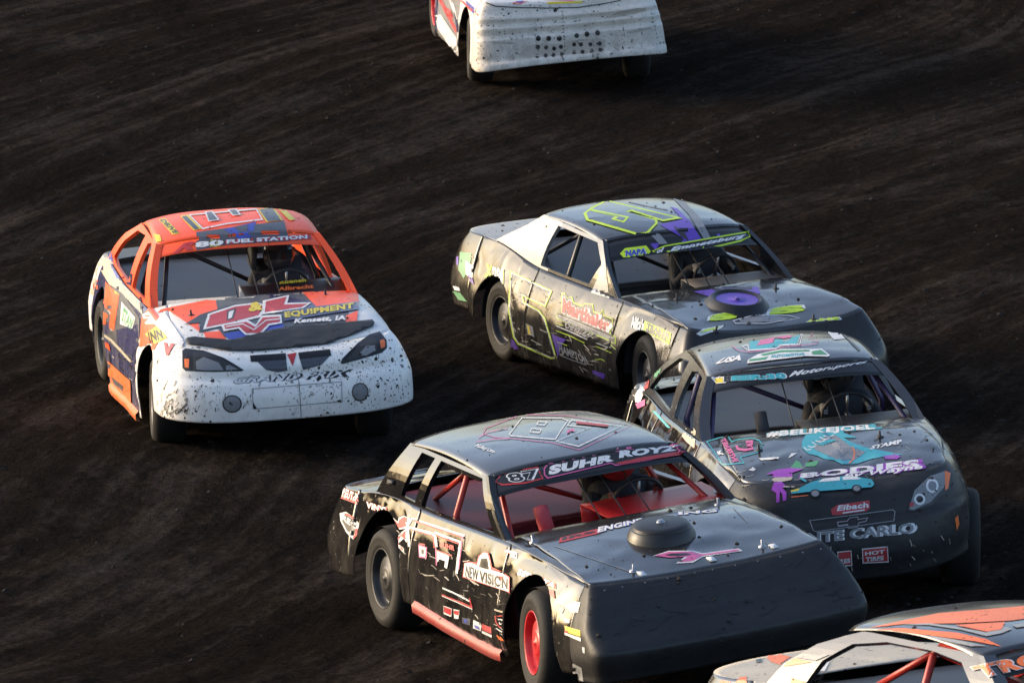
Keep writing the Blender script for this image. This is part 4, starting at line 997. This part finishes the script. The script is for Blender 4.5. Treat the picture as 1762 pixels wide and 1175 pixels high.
c5.decal('sponsor_lettering', deck_items(d5, [
    ('p', 'l', (180, 350, 185, 95, 225, 100, 250, 150, 310, 140, 330, 210, 440, 250, 450, 220, 560, 230, 570, 320, 640, 340, 680, 290, 690, 360, 795, 410, 795, 520, 765, 540, 770, 580, 830, 620, 830, 710, 740, 665, 125, 405, 125, 320)),
    ('p', 'k', (190, 345, 195, 105, 222, 110, 248, 162, 300, 152, 322, 222, 440, 262, 455, 230, 550, 240, 562, 330, 645, 352, 675, 305, 682, 370, 785, 415, 785, 510, 755, 530, 758, 590, 820, 630, 820, 695, 740, 650, 135, 398, 135, 330)),
    ('T', 'r', 'w', 'Marthaler', (195, 335, 745, 565, 768, 420, 205, 150), .05, .05), ('-', 'w', 8, (140, 365, 300, 425, 810, 640)), ('-', 'w', 8, (130, 385, 290, 445, 760, 640)), ('t', 'G', 'CHEVROLET', (230, 510, 500, 640, 640, 580, 240, 440), .02),
    ('-', 'w', 10, (130, 490, 320, 570, 500, 650)), ('-', 'l', 9, (125, 460, 220, 490)), ('-', 'l', 9, (130, 545, 300, 610, 470, 690)), ('-', 'l', 9, (590, 730, 780, 810)), ('-', 'w', 8, (600, 690, 740, 745)), ('-', 'l', 8, (740, 665, 820, 700)), ('-', 'l', 8, (770, 715, 830, 770)),
    ('p', 'u', (80, 590, 250, 650, 140, 800)), ('t', 'G', 'HAMPTON', (170, 800, 530, 950, 480, 850, 165, 700), .03), ('-', 'G', 12, (180, 830, 300, 880, 500, 950)), ('-', 'l', 7, (150, 680, 270, 720)), ('-', 'l', 7, (580, 890, 660, 885, 760, 940)), ('p', 'u', (550, 1010, 700, 1060, 690, 1120, 560, 1060))]))

# charcoal car
c3.decal('race_number', deck_items(t3, [
    ('p', 't', (450, 215, 560, 205, 545, 240, 690, 225, 700, 195, 760, 195, 800, 220, 845, 205, 860, 180, 950, 150, 915, 240, 800, 250, 745, 248, 720, 272, 460, 305)), ('p', 'p', (520, 258, 560, 205, 690, 178, 860, 155, 860, 180, 790, 188, 700, 182, 680, 232)),
    ('x', 'w', 6, (375, 262, 440, 250, 450, 300, 720, 280, 745, 250, 920, 242, 955, 145, 975, 150, 945, 252, 760, 262, 730, 290, 440, 312)), ('-', 'p', 6, (280, 262, 350, 310, 460, 322, 700, 300, 760, 275, 1000, 255, 1120, 240, 1130, 215, 1060, 210, 1090, 170, 1030, 190, 1070, 140)),
    ('p', 'w', (430, 436, 440, 400, 540, 345, 760, 295, 1080, 295, 1160, 292, 1240, 355, 1220, 370, 1000, 365, 660, 405)), ('p', 'g', (445, 420, 460, 395, 560, 385, 640, 370, 610, 400, 500, 412)), ('p', 'g', (1060, 320, 1150, 305, 1215, 352, 1070, 352)), ('p', 'g', (560, 350, 760, 308, 1040, 305, 1040, 322, 760, 330, 590, 365)), ('t', 't', 'AUTOMOTIVE', (660, 385, 990, 360, 985, 335, 660, 355), .02),
    ('t', 'w', 'USA', (110, 440, 370, 400, 370, 345, 190, 380), .04, .3), ('p', 'w', (1200, 110, 1290, 80, 1390, 190, 1280, 200)), ('p', 'k', (1270, 60, 1310, 80, 1540, 300, 1520, 310))]))
c3.decal('sponsor_lettering', deck_items(t3, [
    ('p', 'w', (75, 570, 100, 555, 185, 545, 205, 560, 225, 620, 130, 628)), ('p', 'y', (110, 580, 190, 570, 200, 615, 125, 622)), ('T', 'k', 'w', 'B', (205, 612, 270, 606, 270, 548, 205, 552), .03, .02), ('T', 't', 'w', 'EER:30', (275, 605, 818, 582, 790, 524, 280, 556), .05, .02),
    ('t', 'w', 'Motorsports', (830, 580, 1600, 430, 1610, 400, 850, 510), .015, .4)]))
c3.decal('sponsor_lettering', deck_items(m3, [
    ('T', 'w', 't', '#BELIKEJOEL', (530, 398, 880, 372, 874, 352, 538, 376), .03, .05)]))
c3.decal('sponsor_badge', deck_items(h3, [
    ('x', 't', -10, (105, 415, 300, 355, 345, 420, 420, 395, 540, 380, 625, 405, 655, 450, 600, 520, 430, 565, 460, 625, 260, 640)), ('t', 'p', 'INTERNET', (365, 620, 230, 395, 280, 375, 415, 605), .03), ('t', 'w', 'K', (215, 550, 275, 540, 250, 500, 195, 515), .04),
    ('-', 'p', 24, (395, 455, 410, 490, 480, 500, 565, 485, 540, 455, 500, 455)), ('-', 'p', 24, (500, 455, 555, 440, 560, 415, 490, 420)),
    ('p', 'w', (620, 580, 830, 570, 815, 590, 640, 602)), ('p', 'w', (950, 530, 1010, 525, 960, 560, 920, 578)), ('p', 'w', (520, 700, 560, 670, 590, 690, 570, 710)), ('p', 'g', (940, 680, 1000, 600, 1040, 620, 1070, 690)), ('p', 'g', (1090, 630, 1230, 600, 1200, 660, 1090, 665))]))
fan = [(1060, 480), (1055, 420), (1090, 350), (1160, 315), (1240, 285), (1340, 300), (1480, 325), (1620, 375), (1480, 372), (1560, 420), (1700, 470), (1900, 510), (2080, 545), (1900, 560), (1750, 590), (1600, 640), (1460, 640), (1380, 600), (1290, 590), (1210, 555), (1120, 535)]
c3.decal('painted_plume', deck_items(h3, [('p', 't', [v for p in fan for v in p]), ('p', 'G', (1180, 490, 1200, 420, 1290, 370, 1400, 350, 1560, 470, 1700, 520, 1600, 590, 1460, 600, 1330, 560))] +
    [('-', 'w', 9, (1075 + 40 * k, 470 - 25 * k + 14 * (k % 2), 1110 + 46 * k, 500 - 26 * k, 1150 + 46 * k, 490 - 28 * k)) for k in range(6)] + [('-', 't', 14, (1200 + 30 * k, 440 - 8 * k, 1280 + 30 * k, 450 - 10 * k)) for k in range(5)] +
    [('-', 'O', 12, (1565, 470, 1590, 520, 1580, 590, 1530, 635)), ('t', 'w', 'STAMP', (1740, 495, 2080, 430, 2060, 390, 1760, 455), .03, .2), ('p', 'm', (1880, 560, 2000, 545, 2060, 560, 2020, 590, 1900, 590))]))
c3.decal('sponsor_lettering', deck_items(h3, [
    ('T', 'w', 'm', 'BODIES', (1035, 785, 2250, 675, 2240, 590, 1050, 735), .03, .03), ('T', 'w', 'm', 'By Wayne', (1460, 805, 2290, 700, 2270, 645, 1470, 745), .01, .03, .3),
    ('p', 'm', (695, 745, 800, 700, 940, 680, 1075, 690, 960, 730, 800, 745)), ('p', 'm', (755, 775, 780, 740, 960, 735, 960, 780)), ('p', 'c', (752, 800, 780, 780, 965, 775, 950, 805, 850, 825, 770, 820)), ('p', 'm', (775, 830, 850, 822, 900, 870, 860, 885, 900, 930, 900, 1005, 865, 1015, 860, 950, 835, 920, 830, 1025, 800, 1030, 800, 940, 750, 905)), ('-', 'c', 12, (870, 875, 980, 875)),
    ('p', 't', (945, 915, 1030, 890, 1150, 830, 1260, 800, 1500, 770, 1640, 780, 1760, 800, 1790, 850, 1760, 880, 1100, 930, 950, 945)), ('p', 'w', (1220, 830, 1270, 798, 1440, 780, 1440, 815)), ('p', 'w', (1470, 810, 1470, 778, 1600, 775, 1660, 800)), ('o', 'k', 1190, 945, 55, 42), ('o', 'G', 1190, 945, 38, 30), ('o', 'k', 1610, 895, 50, 38), ('o', 'G', 1610, 895, 34, 26), ('p', 'y', (945, 915, 1030, 893, 1025, 915, 948, 930)), ('-', 'O', 8, (950, 970, 1120, 955)), ('-', 't', 20, (1040, 790, 1100, 825))]))
c3.decal('sponsor_badge', deck_items(m3, [
    ('p', 'r', (738, 622, 758, 608, 860, 593, 863, 618, 850, 628, 762, 640, 742, 640)), ('t', 'w', 'Eibach', (756, 628, 858, 616, 856, 598, 762, 610), .02), ('-', 'w', 4, (775, 634, 845, 624)),
    ('x', 'G', 3, (668, 657, 935, 622, 943, 630, 940, 660, 690, 694, 680, 690)), ('x', 'G', 3, (757, 664, 790, 660, 797, 648, 825, 645, 825, 655, 857, 650, 850, 664, 828, 668, 822, 680, 792, 684, 790, 674, 760, 678)),
    ('T', 'G', 'w', 'MONTE CARLO', (560, 741, 1000, 697, 1000, 665, 560, 709), .015, .025),
    ('p', 'w', (836, 746, 918, 738, 921, 788, 838, 792)), ('p', 'r', (839, 749, 916, 742, 918, 784, 841, 788)), ('t', 'w', 'HOT', (846, 768, 908, 760, 908, 748, 846, 756), .02), ('t', 'w', 'TIRES', (848, 786, 905, 780, 905, 766, 848, 772), .03), ('p', 'w', (758, 756, 803, 752, 806, 801, 762, 804)), ('p', 'r', (761, 759, 801, 755, 803, 797, 764, 800)), ('t', 'w', 'RES', (766, 795, 800, 791, 799, 776, 766, 780), .03)]))
c3.decal('head_lamp', deck_items(m3, [
    ('p', 'k', (982, 630, 985, 608, 1000, 558, 1050, 512, 1100, 495, 1120, 507, 1112, 558, 1062, 604, 1002, 632)), ('p', 'L', (987, 622, 990, 608, 1004, 562, 1052, 518, 1098, 502, 1104, 515, 1098, 552, 1056, 597, 1002, 624)), ('o', 'w', 1060, 548, 20, 22), ('o', 'G', 1060, 548, 13, 15), ('o', 'w', 1020, 590, 18, 18), ('o', 'd', 1020, 590, 11, 11), ('p', 'O', (1100, 500, 1118, 508, 1110, 555, 1100, 562)), ('p', 'r', (988, 602, 1002, 600, 1000, 612, 988, 614)),
    ]))
c3.decal('side_marker', deck_items(m3, [('p', 'O', (1132, 650, 1142, 640, 1146, 668, 1138, 690))]))
c3.decal('side_graphic', deck_items(r7v, [
    ('p', 'c', (110, 340, 170, 325, 270, 365, 240, 430, 190, 520, 150, 560, 100, 570)), ('p', 'k', (135, 470, 170, 500, 220, 440, 200, 540, 150, 570)), ('p', 'w', (195, 520, 230, 450, 260, 480, 230, 560, 200, 560)), ('p', 'g', (330, 330, 380, 260, 430, 235, 360, 340, 320, 500, 300, 470)), ('p', 'y', (120, 390, 150, 370, 160, 400, 130, 430)), ('p', 'p', (200, 570, 260, 540, 260, 580, 215, 600)), ('p', 't', (300, 610, 330, 620, 420, 720, 400, 720)), ('p', 'c', (490, 770, 540, 680, 580, 740, 570, 850, 520, 810)), ('p', 'r', (260, 420, 290, 400, 280, 470, 255, 480))]))

# white car at the head of the line
holes = [(830, 245, 16), (896, 245, 16), (963, 245, 16), (828, 300, 14), (880, 302, 13), (930, 308, 13), (973, 298, 13), (823, 357, 13), (876, 353, 13), (925, 350, 13), (980, 343, 12), (1073, 227, 15), (1138, 218, 16), (1205, 210, 16), (1057, 282, 13), (1100, 283, 13), (1160, 282, 13), (1218, 277, 14), (1057, 333, 13), (1110, 330, 13), (1168, 323, 13), (1223, 317, 13)]
cw.decal('vent_hole', deck_items(rwv, [('o', 'k', x, y, r, r * 1.05) for x, y, r in holes] + [('o', 'k', 980 + 1.8 * k, 75 + 22 * k, 4, 4) for k in range(12)] + [('o', 'k', 450, 210 + 32 * k, 4, 4) for k in range(7)] + [('o', 'k', 1545 + 6 * k, 90 + 25 * k, 4, 4) for k in range(7)] + [('o', 'k', 575, 322, 7, 6), ('o', 'k', 1182, 76, 5, 5)]))
cw.decal('side_graphic', deck_items(rwv, [
    ('p', 'r', (190, -20, 215, -20, 330, 210, 310, 215)), ('p', 'r', (245, 40, 280, 70, 300, 120, 270, 100)), ('p', 'w', (265, -10, 300, 30, 330, 150, 290, 60)), ('p', 'n', (300, 60, 340, 200, 320, 215)), ('p', 'b', (370, 0, 440, 60, 420, 90, 380, 30)), ('p', 'r', (335, 0, 360, 10, 460, 100, 440, 105)),
    ('p', 'w', (185, 100, 220, 95, 330, 260, 335, 330, 305, 345, 200, 180)), ('p', 'r', (660, 20, 770, 10, 700, 34)), ('p', 'b', (680, 14, 740, 8, 720, 22)), ('p', 'y', (885, 16, 1110, 8, 1110, 22, 890, 30)), ('p', 'p', (850, 4, 1100, -4, 1040, 10)),
    ('-', 'd', 7, (500, 20, 560, 42, 700, 50, 900, 54, 1080, 50, 1250, 25, 1350, 5))] + [('o', 'k', 780 + 62 * k, 36 + 4 * min(k, 4) - 5 * max(0, k - 4), 5, 4) for k in range(8)]))

w2 = zr((688, 0), 3.4147)
cw.decal('mud_stain', deck_items(w2, [('p', 'M', (690, 345, 712, 310, 745, 272, 800, 262, 960, 260, 1010, 240, 1150, 225, 1210, 235, 1200, 300, 1190, 312, 1000, 322)), ('p', 'M', (1280, 72, 1440, 40, 1450, 66, 1330, 96, 1200, 112)), ('p', 'M', (530, 245, 640, 248, 690, 254, 640, 262, 540, 258)), ('p', 'M', (1330, 186, 1470, 160, 1478, 172, 1400, 192, 1340, 200))]), base=.0012)
# black and orange car
co.decal('side_graphic', deck_items(rov, [
    ('p', 'O', (930, 188, 1300, 110, 1900, 60, 1900, 120, 1700, 150, 1400, 165, 1120, 168)), ('p', 'O', (915, 202, 1100, 190, 1400, 215, 1560, 250, 1640, 290, 1500, 262, 1250, 228, 1050, 205)), ('p', 'S', (1100, 172, 1250, 175, 1420, 200, 1560, 235, 1640, 220, 1700, 195, 1650, 180, 1560, 215, 1400, 185, 1250, 165)), ('p', 'S', (1255, 232, 1400, 255, 1560, 288, 1480, 290, 1300, 255)), ('p', 'O', (1390, 175, 1660, 160, 1640, 200, 1560, 212)), ('p', 'S', (1700, 175, 1900, 150, 1900, 165, 1720, 190)),
    ('T', 'O', 'w', 'TROUT', (1540, 462, 2100, 330, 2090, 270, 1480, 400), .03, .03)]))
co.decal('side_graphic', deck_items(rov, [
    ('p', 'O', (340, 318, 400, 320, 620, 372, 470, 395, 400, 372)), ('p', 'G', (520, 345, 720, 330, 640, 365)), ('p', 'k', (315, 360, 345, 355, 345, 375, 318, 378)), ('p', 'O', (205, 486, 230, 455, 265, 450, 270, 500, 210, 520)), ('p', 'O', (120, 490, 130, 470, 180, 480, 180, 520)), ('p', 'O', (505, 486, 510, 455, 560, 470, 600, 480, 600, 520, 505, 520)), ('p', 'w', (600, 486, 640, 420, 720, 360, 690, 420, 650, 500)), ('p', 'w', (640, 470, 750, 465, 750, 520, 640, 520))]))
# scuffs, tyre rubs and dried spray
def scuffs(car, region, n, cols, ang, ln, w, seed):
    rng = random.Random(seed); rows = []
    (ax, ay), (bx, by), (cx, cy), (dx, dy) = region
    for _ in range(n):
        u, v = rng.random(), rng.random() ** .7
        x = (ax * (1 - u) + bx * u) * (1 - v) + (dx * (1 - u) + cx * u) * v; y = (ay * (1 - u) + by * u) * (1 - v) + (dy * (1 - u) + cy * u) * v
        a = ang + rng.gauss(0, .35); l = ln * rng.uniform(.25, 1.2); k = rng.uniform(-.3, .3)
        pts = [(x + math.cos(a + k * t) * l * t, y + math.sin(a + k * t) * l * t) for t in (0, .33, .66, 1)]
        rows.append(LINE(pts, w * rng.uniform(.4, 1.3), C[rng.choice(cols)]))
    car.decal('scuff_mark', rows, base=.0046, kind='stuff')
scuffs(c87, [(1035, 1015), (1415, 940), (1465, 1080), (1045, 1165)], 46, 'ddkkk', -.2, 34, 1.2, 3)
scuffs(c87, [(640, 880), (880, 960), (890, 1110), (740, 1020)], 60, 'MdkM', .5, 16, 1.3, 4)
scuffs(gp, [(270, 650), (690, 600), (695, 670), (272, 715)], 120, 'kkMMk', 1.5, 7, 1.2, 5)
scuffs(gp, [(275, 660), (350, 665), (320, 715), (275, 715)], 40, 'MGMk', -1.0, 16, 1.6, 6)
scuffs(gp, [(150, 470), (230, 560), (225, 690), (160, 640)], 60, 'dMkk', .7, 12, 1.5, 7)
scuffs(c5, [(800, 430), (1050, 530), (1050, 650), (880, 590)], 110, 'MMdkM', .5, 14, 1.2, 8)
scuffs(c3, [(1250, 770), (1640, 730), (1640, 800), (1270, 850)], 50, 'MGdM', -.1, 16, .9, 9)
scuffs(c3, [(1420, 940), (1640, 900), (1630, 960), (1430, 1000)], 30, 'dM', 1.2, 12, 1.2, 10)
scuffs(cw, [(830, 40), (1120, 20), (1140, 80), (815, 115)], 130, 'kMMkM', 1.4, 6, 1.0, 11)
c87.decal('rivet', [DISC((1032 + 388 * t, 1014 - 74 * t + 3), 1.6, 1.3, C['G'], 7) for t in (.02, .1, .2, .3, .42, .5, .6, .7, .8, .9, .98)], kind='stuff')
for c, n in ((gp, 90), (c87, 150), (c5, 150), (c3, 150), (cw, 40), (co, 40)): c.clods(n)
# ------------------------------------------------------------------ bolted-on pieces
def ring_mesh(rows, n=36):
    """rows of (radius, z) revolved about z"""
    V = [(r * math.cos(2 * math.pi * k / n), r * math.sin(2 * math.pi * k / n), z) for r, z in rows for k in range(n)]
    F = [(i * n + k, i * n + (k + 1) % n, (i + 1) * n + (k + 1) % n, (i + 1) * n + k) for i in range(len(rows) - 1) for k in range(n)]
    return V, F
def on_panel(car, px, name, V, F, mat, sink=.0, stretch=(1, 1)):
    h, n, i, d = car.hit(px)
    if n.dot(d) > 0: n = -n
    x = (Vector((1, 0, 0)) - n * n.x).normalized(); y = n.cross(x)
    return car.emit(name, [tuple(h + x * (v[0] * stretch[0]) + y * (v[1] * stretch[1]) + n * (v[2] - sink)) for v in V], F, mat, parent=car.owner[i])
scoop = paint('scoop_black', (.009, .010, .013), .38, spot=.08, dust=.06, spec=.4)
V, F = ring_mesh([(.24, -.03), (.23, .02), (.207, .062), (.202, .068), (.190, .070), (.196, .080), (.19, .088), (.14, .098), (.05, .102), (.012, .105), (.0, .105)])
on_panel(c87, (1138, 922), 'air_cleaner_cover', [(x * .93, y * .93, z * .9) for x, y, z in V], F, scoop)
V, F = ring_mesh([(.03, .090), (.02, .106), (0, .106)], 12); on_panel(c87, (1138, 922), 'cover_nut', V, F, MATS['steel'])
V, F = ring_mesh([(.27, -.03), (.235, .03), (.205, .075), (.195, .082), (.185, .078), (.17, .055), (.08, .05), (.02, .055), (.02, .07), (0, .07)])
on_panel(c5, (1268, 524), 'air_cleaner_cover', [(x, y, z * .75) for x, y, z in V], F, scoop, stretch=(1.1, 1))
V, F = ring_mesh([(.168, .044), (.10, .041), (.02, .044), (.02, .056), (0, .056)], 28); on_panel(c5, (1268, 524), 'filter_lid', V, F, PPU)
# hood pins
def box(sx, sy, sz):
    V = [(x, y, z) for z in (0, sz) for x, y in ((-sx, -sy), (sx, -sy), (sx, sy), (-sx, sy))]
    return V, [(3, 2, 1, 0), (4, 5, 6, 7), (0, 1, 5, 4), (1, 2, 6, 5), (2, 3, 7, 6), (3, 0, 4, 7)]
for car, pts in ((c87, [(918, 932), (1090, 982), (1312, 940), (1236, 868)]), (c5, [(1165, 515), (1335, 497), (1400, 550), (1232, 570)]), (c3, [(1514, 752), (1306, 775), (1300, 700)]), (gp, [(329, 543), (560, 508)])):
    for p in pts:
        V, F = ring_mesh([(.028, 0), (.026, .006), (.009, .008), (.008, .045), (0, .047)], 10)
        try: on_panel(car, p, 'hood_pin', V, F, MATS['steel'] if car is c87 else MATS['black_trim'])
        except Exception: pass
for p in ((1104, 987), (1224, 962), (1331, 940)):     # tabs holding the wedge nose
    V, F = box(.035, .022, .006); on_panel(c87, p, 'nose_tab', V, F, PWH)
for p in ((675, 830), (725, 828)):
    V, F = box(.05, .015, .02)
    try: on_panel(c87, p, 'deck_latch', V, F, MATS['black_trim'])
    except Exception: pass
# stone deflector across the front of the white hood
gp_def = g2(520, 672, 528, 660, 560, 656, 640, 664, 720, 672, 800, 652, 900, 626, 1000, 608, 1150, 600, 1250, 590, 1356, 580, 1366, 592, 1360, 606, 1250, 652, 1150, 686, 1000, 702, 850, 717, 720, 717, 600, 696, 530, 688)
bm = poly_bm([gp_def]); grid_cut(bm, 8, 6); P3 = []
for v in bm.verts:
    h, n, i, d = gp.hit((v.co.x, v.co.y))
    if n.dot(d) > 0: n = -n
    P3.append(tuple(h + n * .012))
o = gp.emit('hood_deflector', P3, [tuple(v.index for v in f.verts) for f in bm.faces], KM, parent=gp.hood); bm.free()
md = o.modifiers.new('sheet', 'SOLIDIFY'); md.thickness = .006; md.offset = 0
# padded bar and uprights in the red car
pad = paint('red_foam', (.38, .04, .05), .7, spot=.02, dust=.05)
c87.tube('bar_pad', [(.50, -.40, .80), (.44, -.42, 1.0), (.42, -.42, 1.04)], .05, pad, seg=12)
c3.tube('bar_pad', [(.55, -.30, .84), (.47, -.31, 1.04)], .045, MATS['seat'], seg=12)

# ------------------------------------------------------------------ drivers
suit = plain('driver_suit', (.02, .02, .024), .8, 0, .3); helm = paint('helmet_shell', (.03, .03, .035), .2, spot=.03, dust=.1); helmR = paint('helmet_red', (.4, .02, .02), .2, spot=.03, dust=.1); helmW = paint('helmet_white', (.55, .55, .55), .25, spot=.05, dust=.1)
plain('visor_dark', (.01, .01, .012), .12); glove = plain('glove', (.10, .02, .02), .8); gloveW = plain('glove_grey', (.22, .22, .22), .8)
def driver(car, hm, gl, label):
    cz = car.belt(car.s['xc']); sw = Vector((.13, .36, cz + .01))
    root = bpy.data.objects.new('person', None); COL.objects.link(root); root.matrix_world = car.M
    root['label'] = label; root['category'] = 'person'; root['group'] = 'drivers seated in the cars'
    J = dict(pel=(-.12, .36, .52), spine=(-.16, .36, .72), chest=(-.20, .36, .92), neck=(-.20, .36, 1.06), head=(-.18, .36, 1.12))
    E = [('pel', 'spine'), ('spine', 'chest'), ('chest', 'neck'), ('neck', 'head')]
    R = dict(pel=.15, spine=.14, chest=.16, neck=.065, head=.07)
    for s_, nm in ((-1, 'r'), (1, 'l')):
        hand = sw + Vector((-.01, s_ * .16, .05))
        J.update({'sh' + nm: (-.19, .36 + s_ * .19, .98), 'el' + nm: (-.02, .36 + s_ * .27, .80), 'wr' + nm: tuple(hand + Vector((-.07, s_ * .02, -.01))), 'ha' + nm: tuple(hand),
                  'hip' + nm: (-.08, .36 + s_ * .10, .50), 'kn' + nm: (.34, .36 + s_ * .14, .58), 'an' + nm: (.66, .36 + s_ * .12, .36), 'to' + nm: (.78, .36 + s_ * .12, .44)})
        R.update({'sh' + nm: .075, 'el' + nm: .052, 'wr' + nm: .036, 'ha' + nm: .034, 'hip' + nm: .10, 'kn' + nm: .072, 'an' + nm: .05, 'to' + nm: .04})
        E += [('chest', 'sh' + nm), ('sh' + nm, 'el' + nm), ('el' + nm, 'wr' + nm), ('wr' + nm, 'ha' + nm), ('pel', 'hip' + nm), ('hip' + nm, 'kn' + nm), ('kn' + nm, 'an' + nm), ('an' + nm, 'to' + nm)]
    ks = list(J); me = bpy.data.meshes.new('body'); me.from_pydata([tuple(car.BM @ Vector(J[k])) for k in ks], [(ks.index(a), ks.index(b)) for a, b in E], [])
    o = bpy.data.objects.new('body', me); COL.objects.link(o); o.parent = root; me.materials.append(suit)
    o.modifiers.new('skin', 'SKIN')
    for i, k in enumerate(ks): me.skin_vertices[0].data[i].radius = (R[k], R[k]); me.skin_vertices[0].data[i].use_root = (k == 'pel')
    ss = o.modifiers.new('sub', 'SUBSURF'); ss.levels = ss.render_levels = 2
    def blob(name, c, rad3, mat, par=root, n=20):
        V = [tuple(car.BM @ (Vector(c) + Vector((rad3[0] * math.sin(a) * math.cos(b), rad3[1] * math.sin(a) * math.sin(b), rad3[2] * math.cos(a))))) for a in np.linspace(.01, math.pi - .01, n) for b in np.linspace(0, 2 * math.pi, n, endpoint=False)]
        F = [(i * n + k, i * n + (k + 1) % n, (i + 1) * n + (k + 1) % n, (i + 1) * n + k) for i in range(n - 1) for k in range(n)]
        m = bpy.data.meshes.new(name); m.from_pydata(V, [], F); m.materials.append(mat); m.polygons.foreach_set('use_smooth', [True] * len(F))
        b_ = bpy.data.objects.new(name, m); COL.objects.link(b_); b_.parent = par; return b_
    hz = blob('helmet', (-.16, .36, 1.17), (.15, .125, .135), hm)
    # eye port and chin bar
    V = [];
    for i in range(9):
        a = (-70 + 140 * i / 8) * math.pi / 180
        for z in (-.02, .055): V.append(tuple(car.BM @ Vector((-.16 + .153 * math.cos(a), .36 + .128 * math.sin(a), 1.17 + z))))
    m = bpy.data.meshes.new('face_shield'); m.from_pydata(V, [], [(2 * i, 2 * i + 2, 2 * i + 3, 2 * i + 1) for i in range(8)]); m.materials.append(MATS['visor_dark']); b_ = bpy.data.objects.new('face_shield', m); COL.objects.link(b_); b_.parent = hz
    # gloved hands: palm and five fingers closed round the rim
    for s_ in (-1, 1):
        hand = sw + Vector((-.01, s_ * .16, .05)); pv = [tuple(hand + Vector((-.05, s_ * .01, -.005))), tuple(hand)]; pe = [(0, 1)]; pr = [.030, .036]
        for f in range(4):
            b0 = len(pv); up = .028 - .019 * f; L = (.9, 1.05, 1., .8)[f]
            pv += [tuple(hand + Vector((.02, s_ * .012, up))), tuple(hand + Vector((.045 * L, s_ * .004, up - .004))), tuple(hand + Vector((.042 * L, -s_ * .022, up - .008)))]
            pe += [(1, b0), (b0, b0 + 1), (b0 + 1, b0 + 2)]; pr += [.0105, .010, .009]
        b0 = len(pv); pv += [tuple(hand + Vector((-.01, -s_ * .028, .022))), tuple(hand + Vector((.02, -s_ * .036, .036)))]; pe += [(1, b0), (b0, b0 + 1)]; pr += [.012, .010]
        m = bpy.data.meshes.new('glove'); m.from_pydata([tuple(car.BM @ Vector(p)) for p in pv], pe, []); m.materials.append(gl)
        h_ = bpy.data.objects.new('glove', m); COL.objects.link(h_); h_.parent = root; h_.modifiers.new('skin', 'SKIN')
        for i, r_ in enumerate(pr): m.skin_vertices[0].data[i].radius = (r_, r_); m.skin_vertices[0].data[i].use_root = (i == 0)
        q = h_.modifiers.new('sub', 'SUBSURF'); q.levels = q.render_levels = 1
driver(gp, helm, gloveW, 'driver in dark suit and helmet inside the orange and white car')
driver(c87, helmR, glove, 'driver in red helmet at the wheel of the red-interior car')
driver(c3, helm, gloveW, 'driver in dark helmet at the wheel of the charcoal car')
driver(c5, helm, gloveW, 'driver in dark helmet inside the car with lime numbers')
driver(cw, helmW, gloveW, 'driver in white helmet inside the white car')
driver(co, helmW, gloveW, 'driver in white helmet inside the black and orange car')
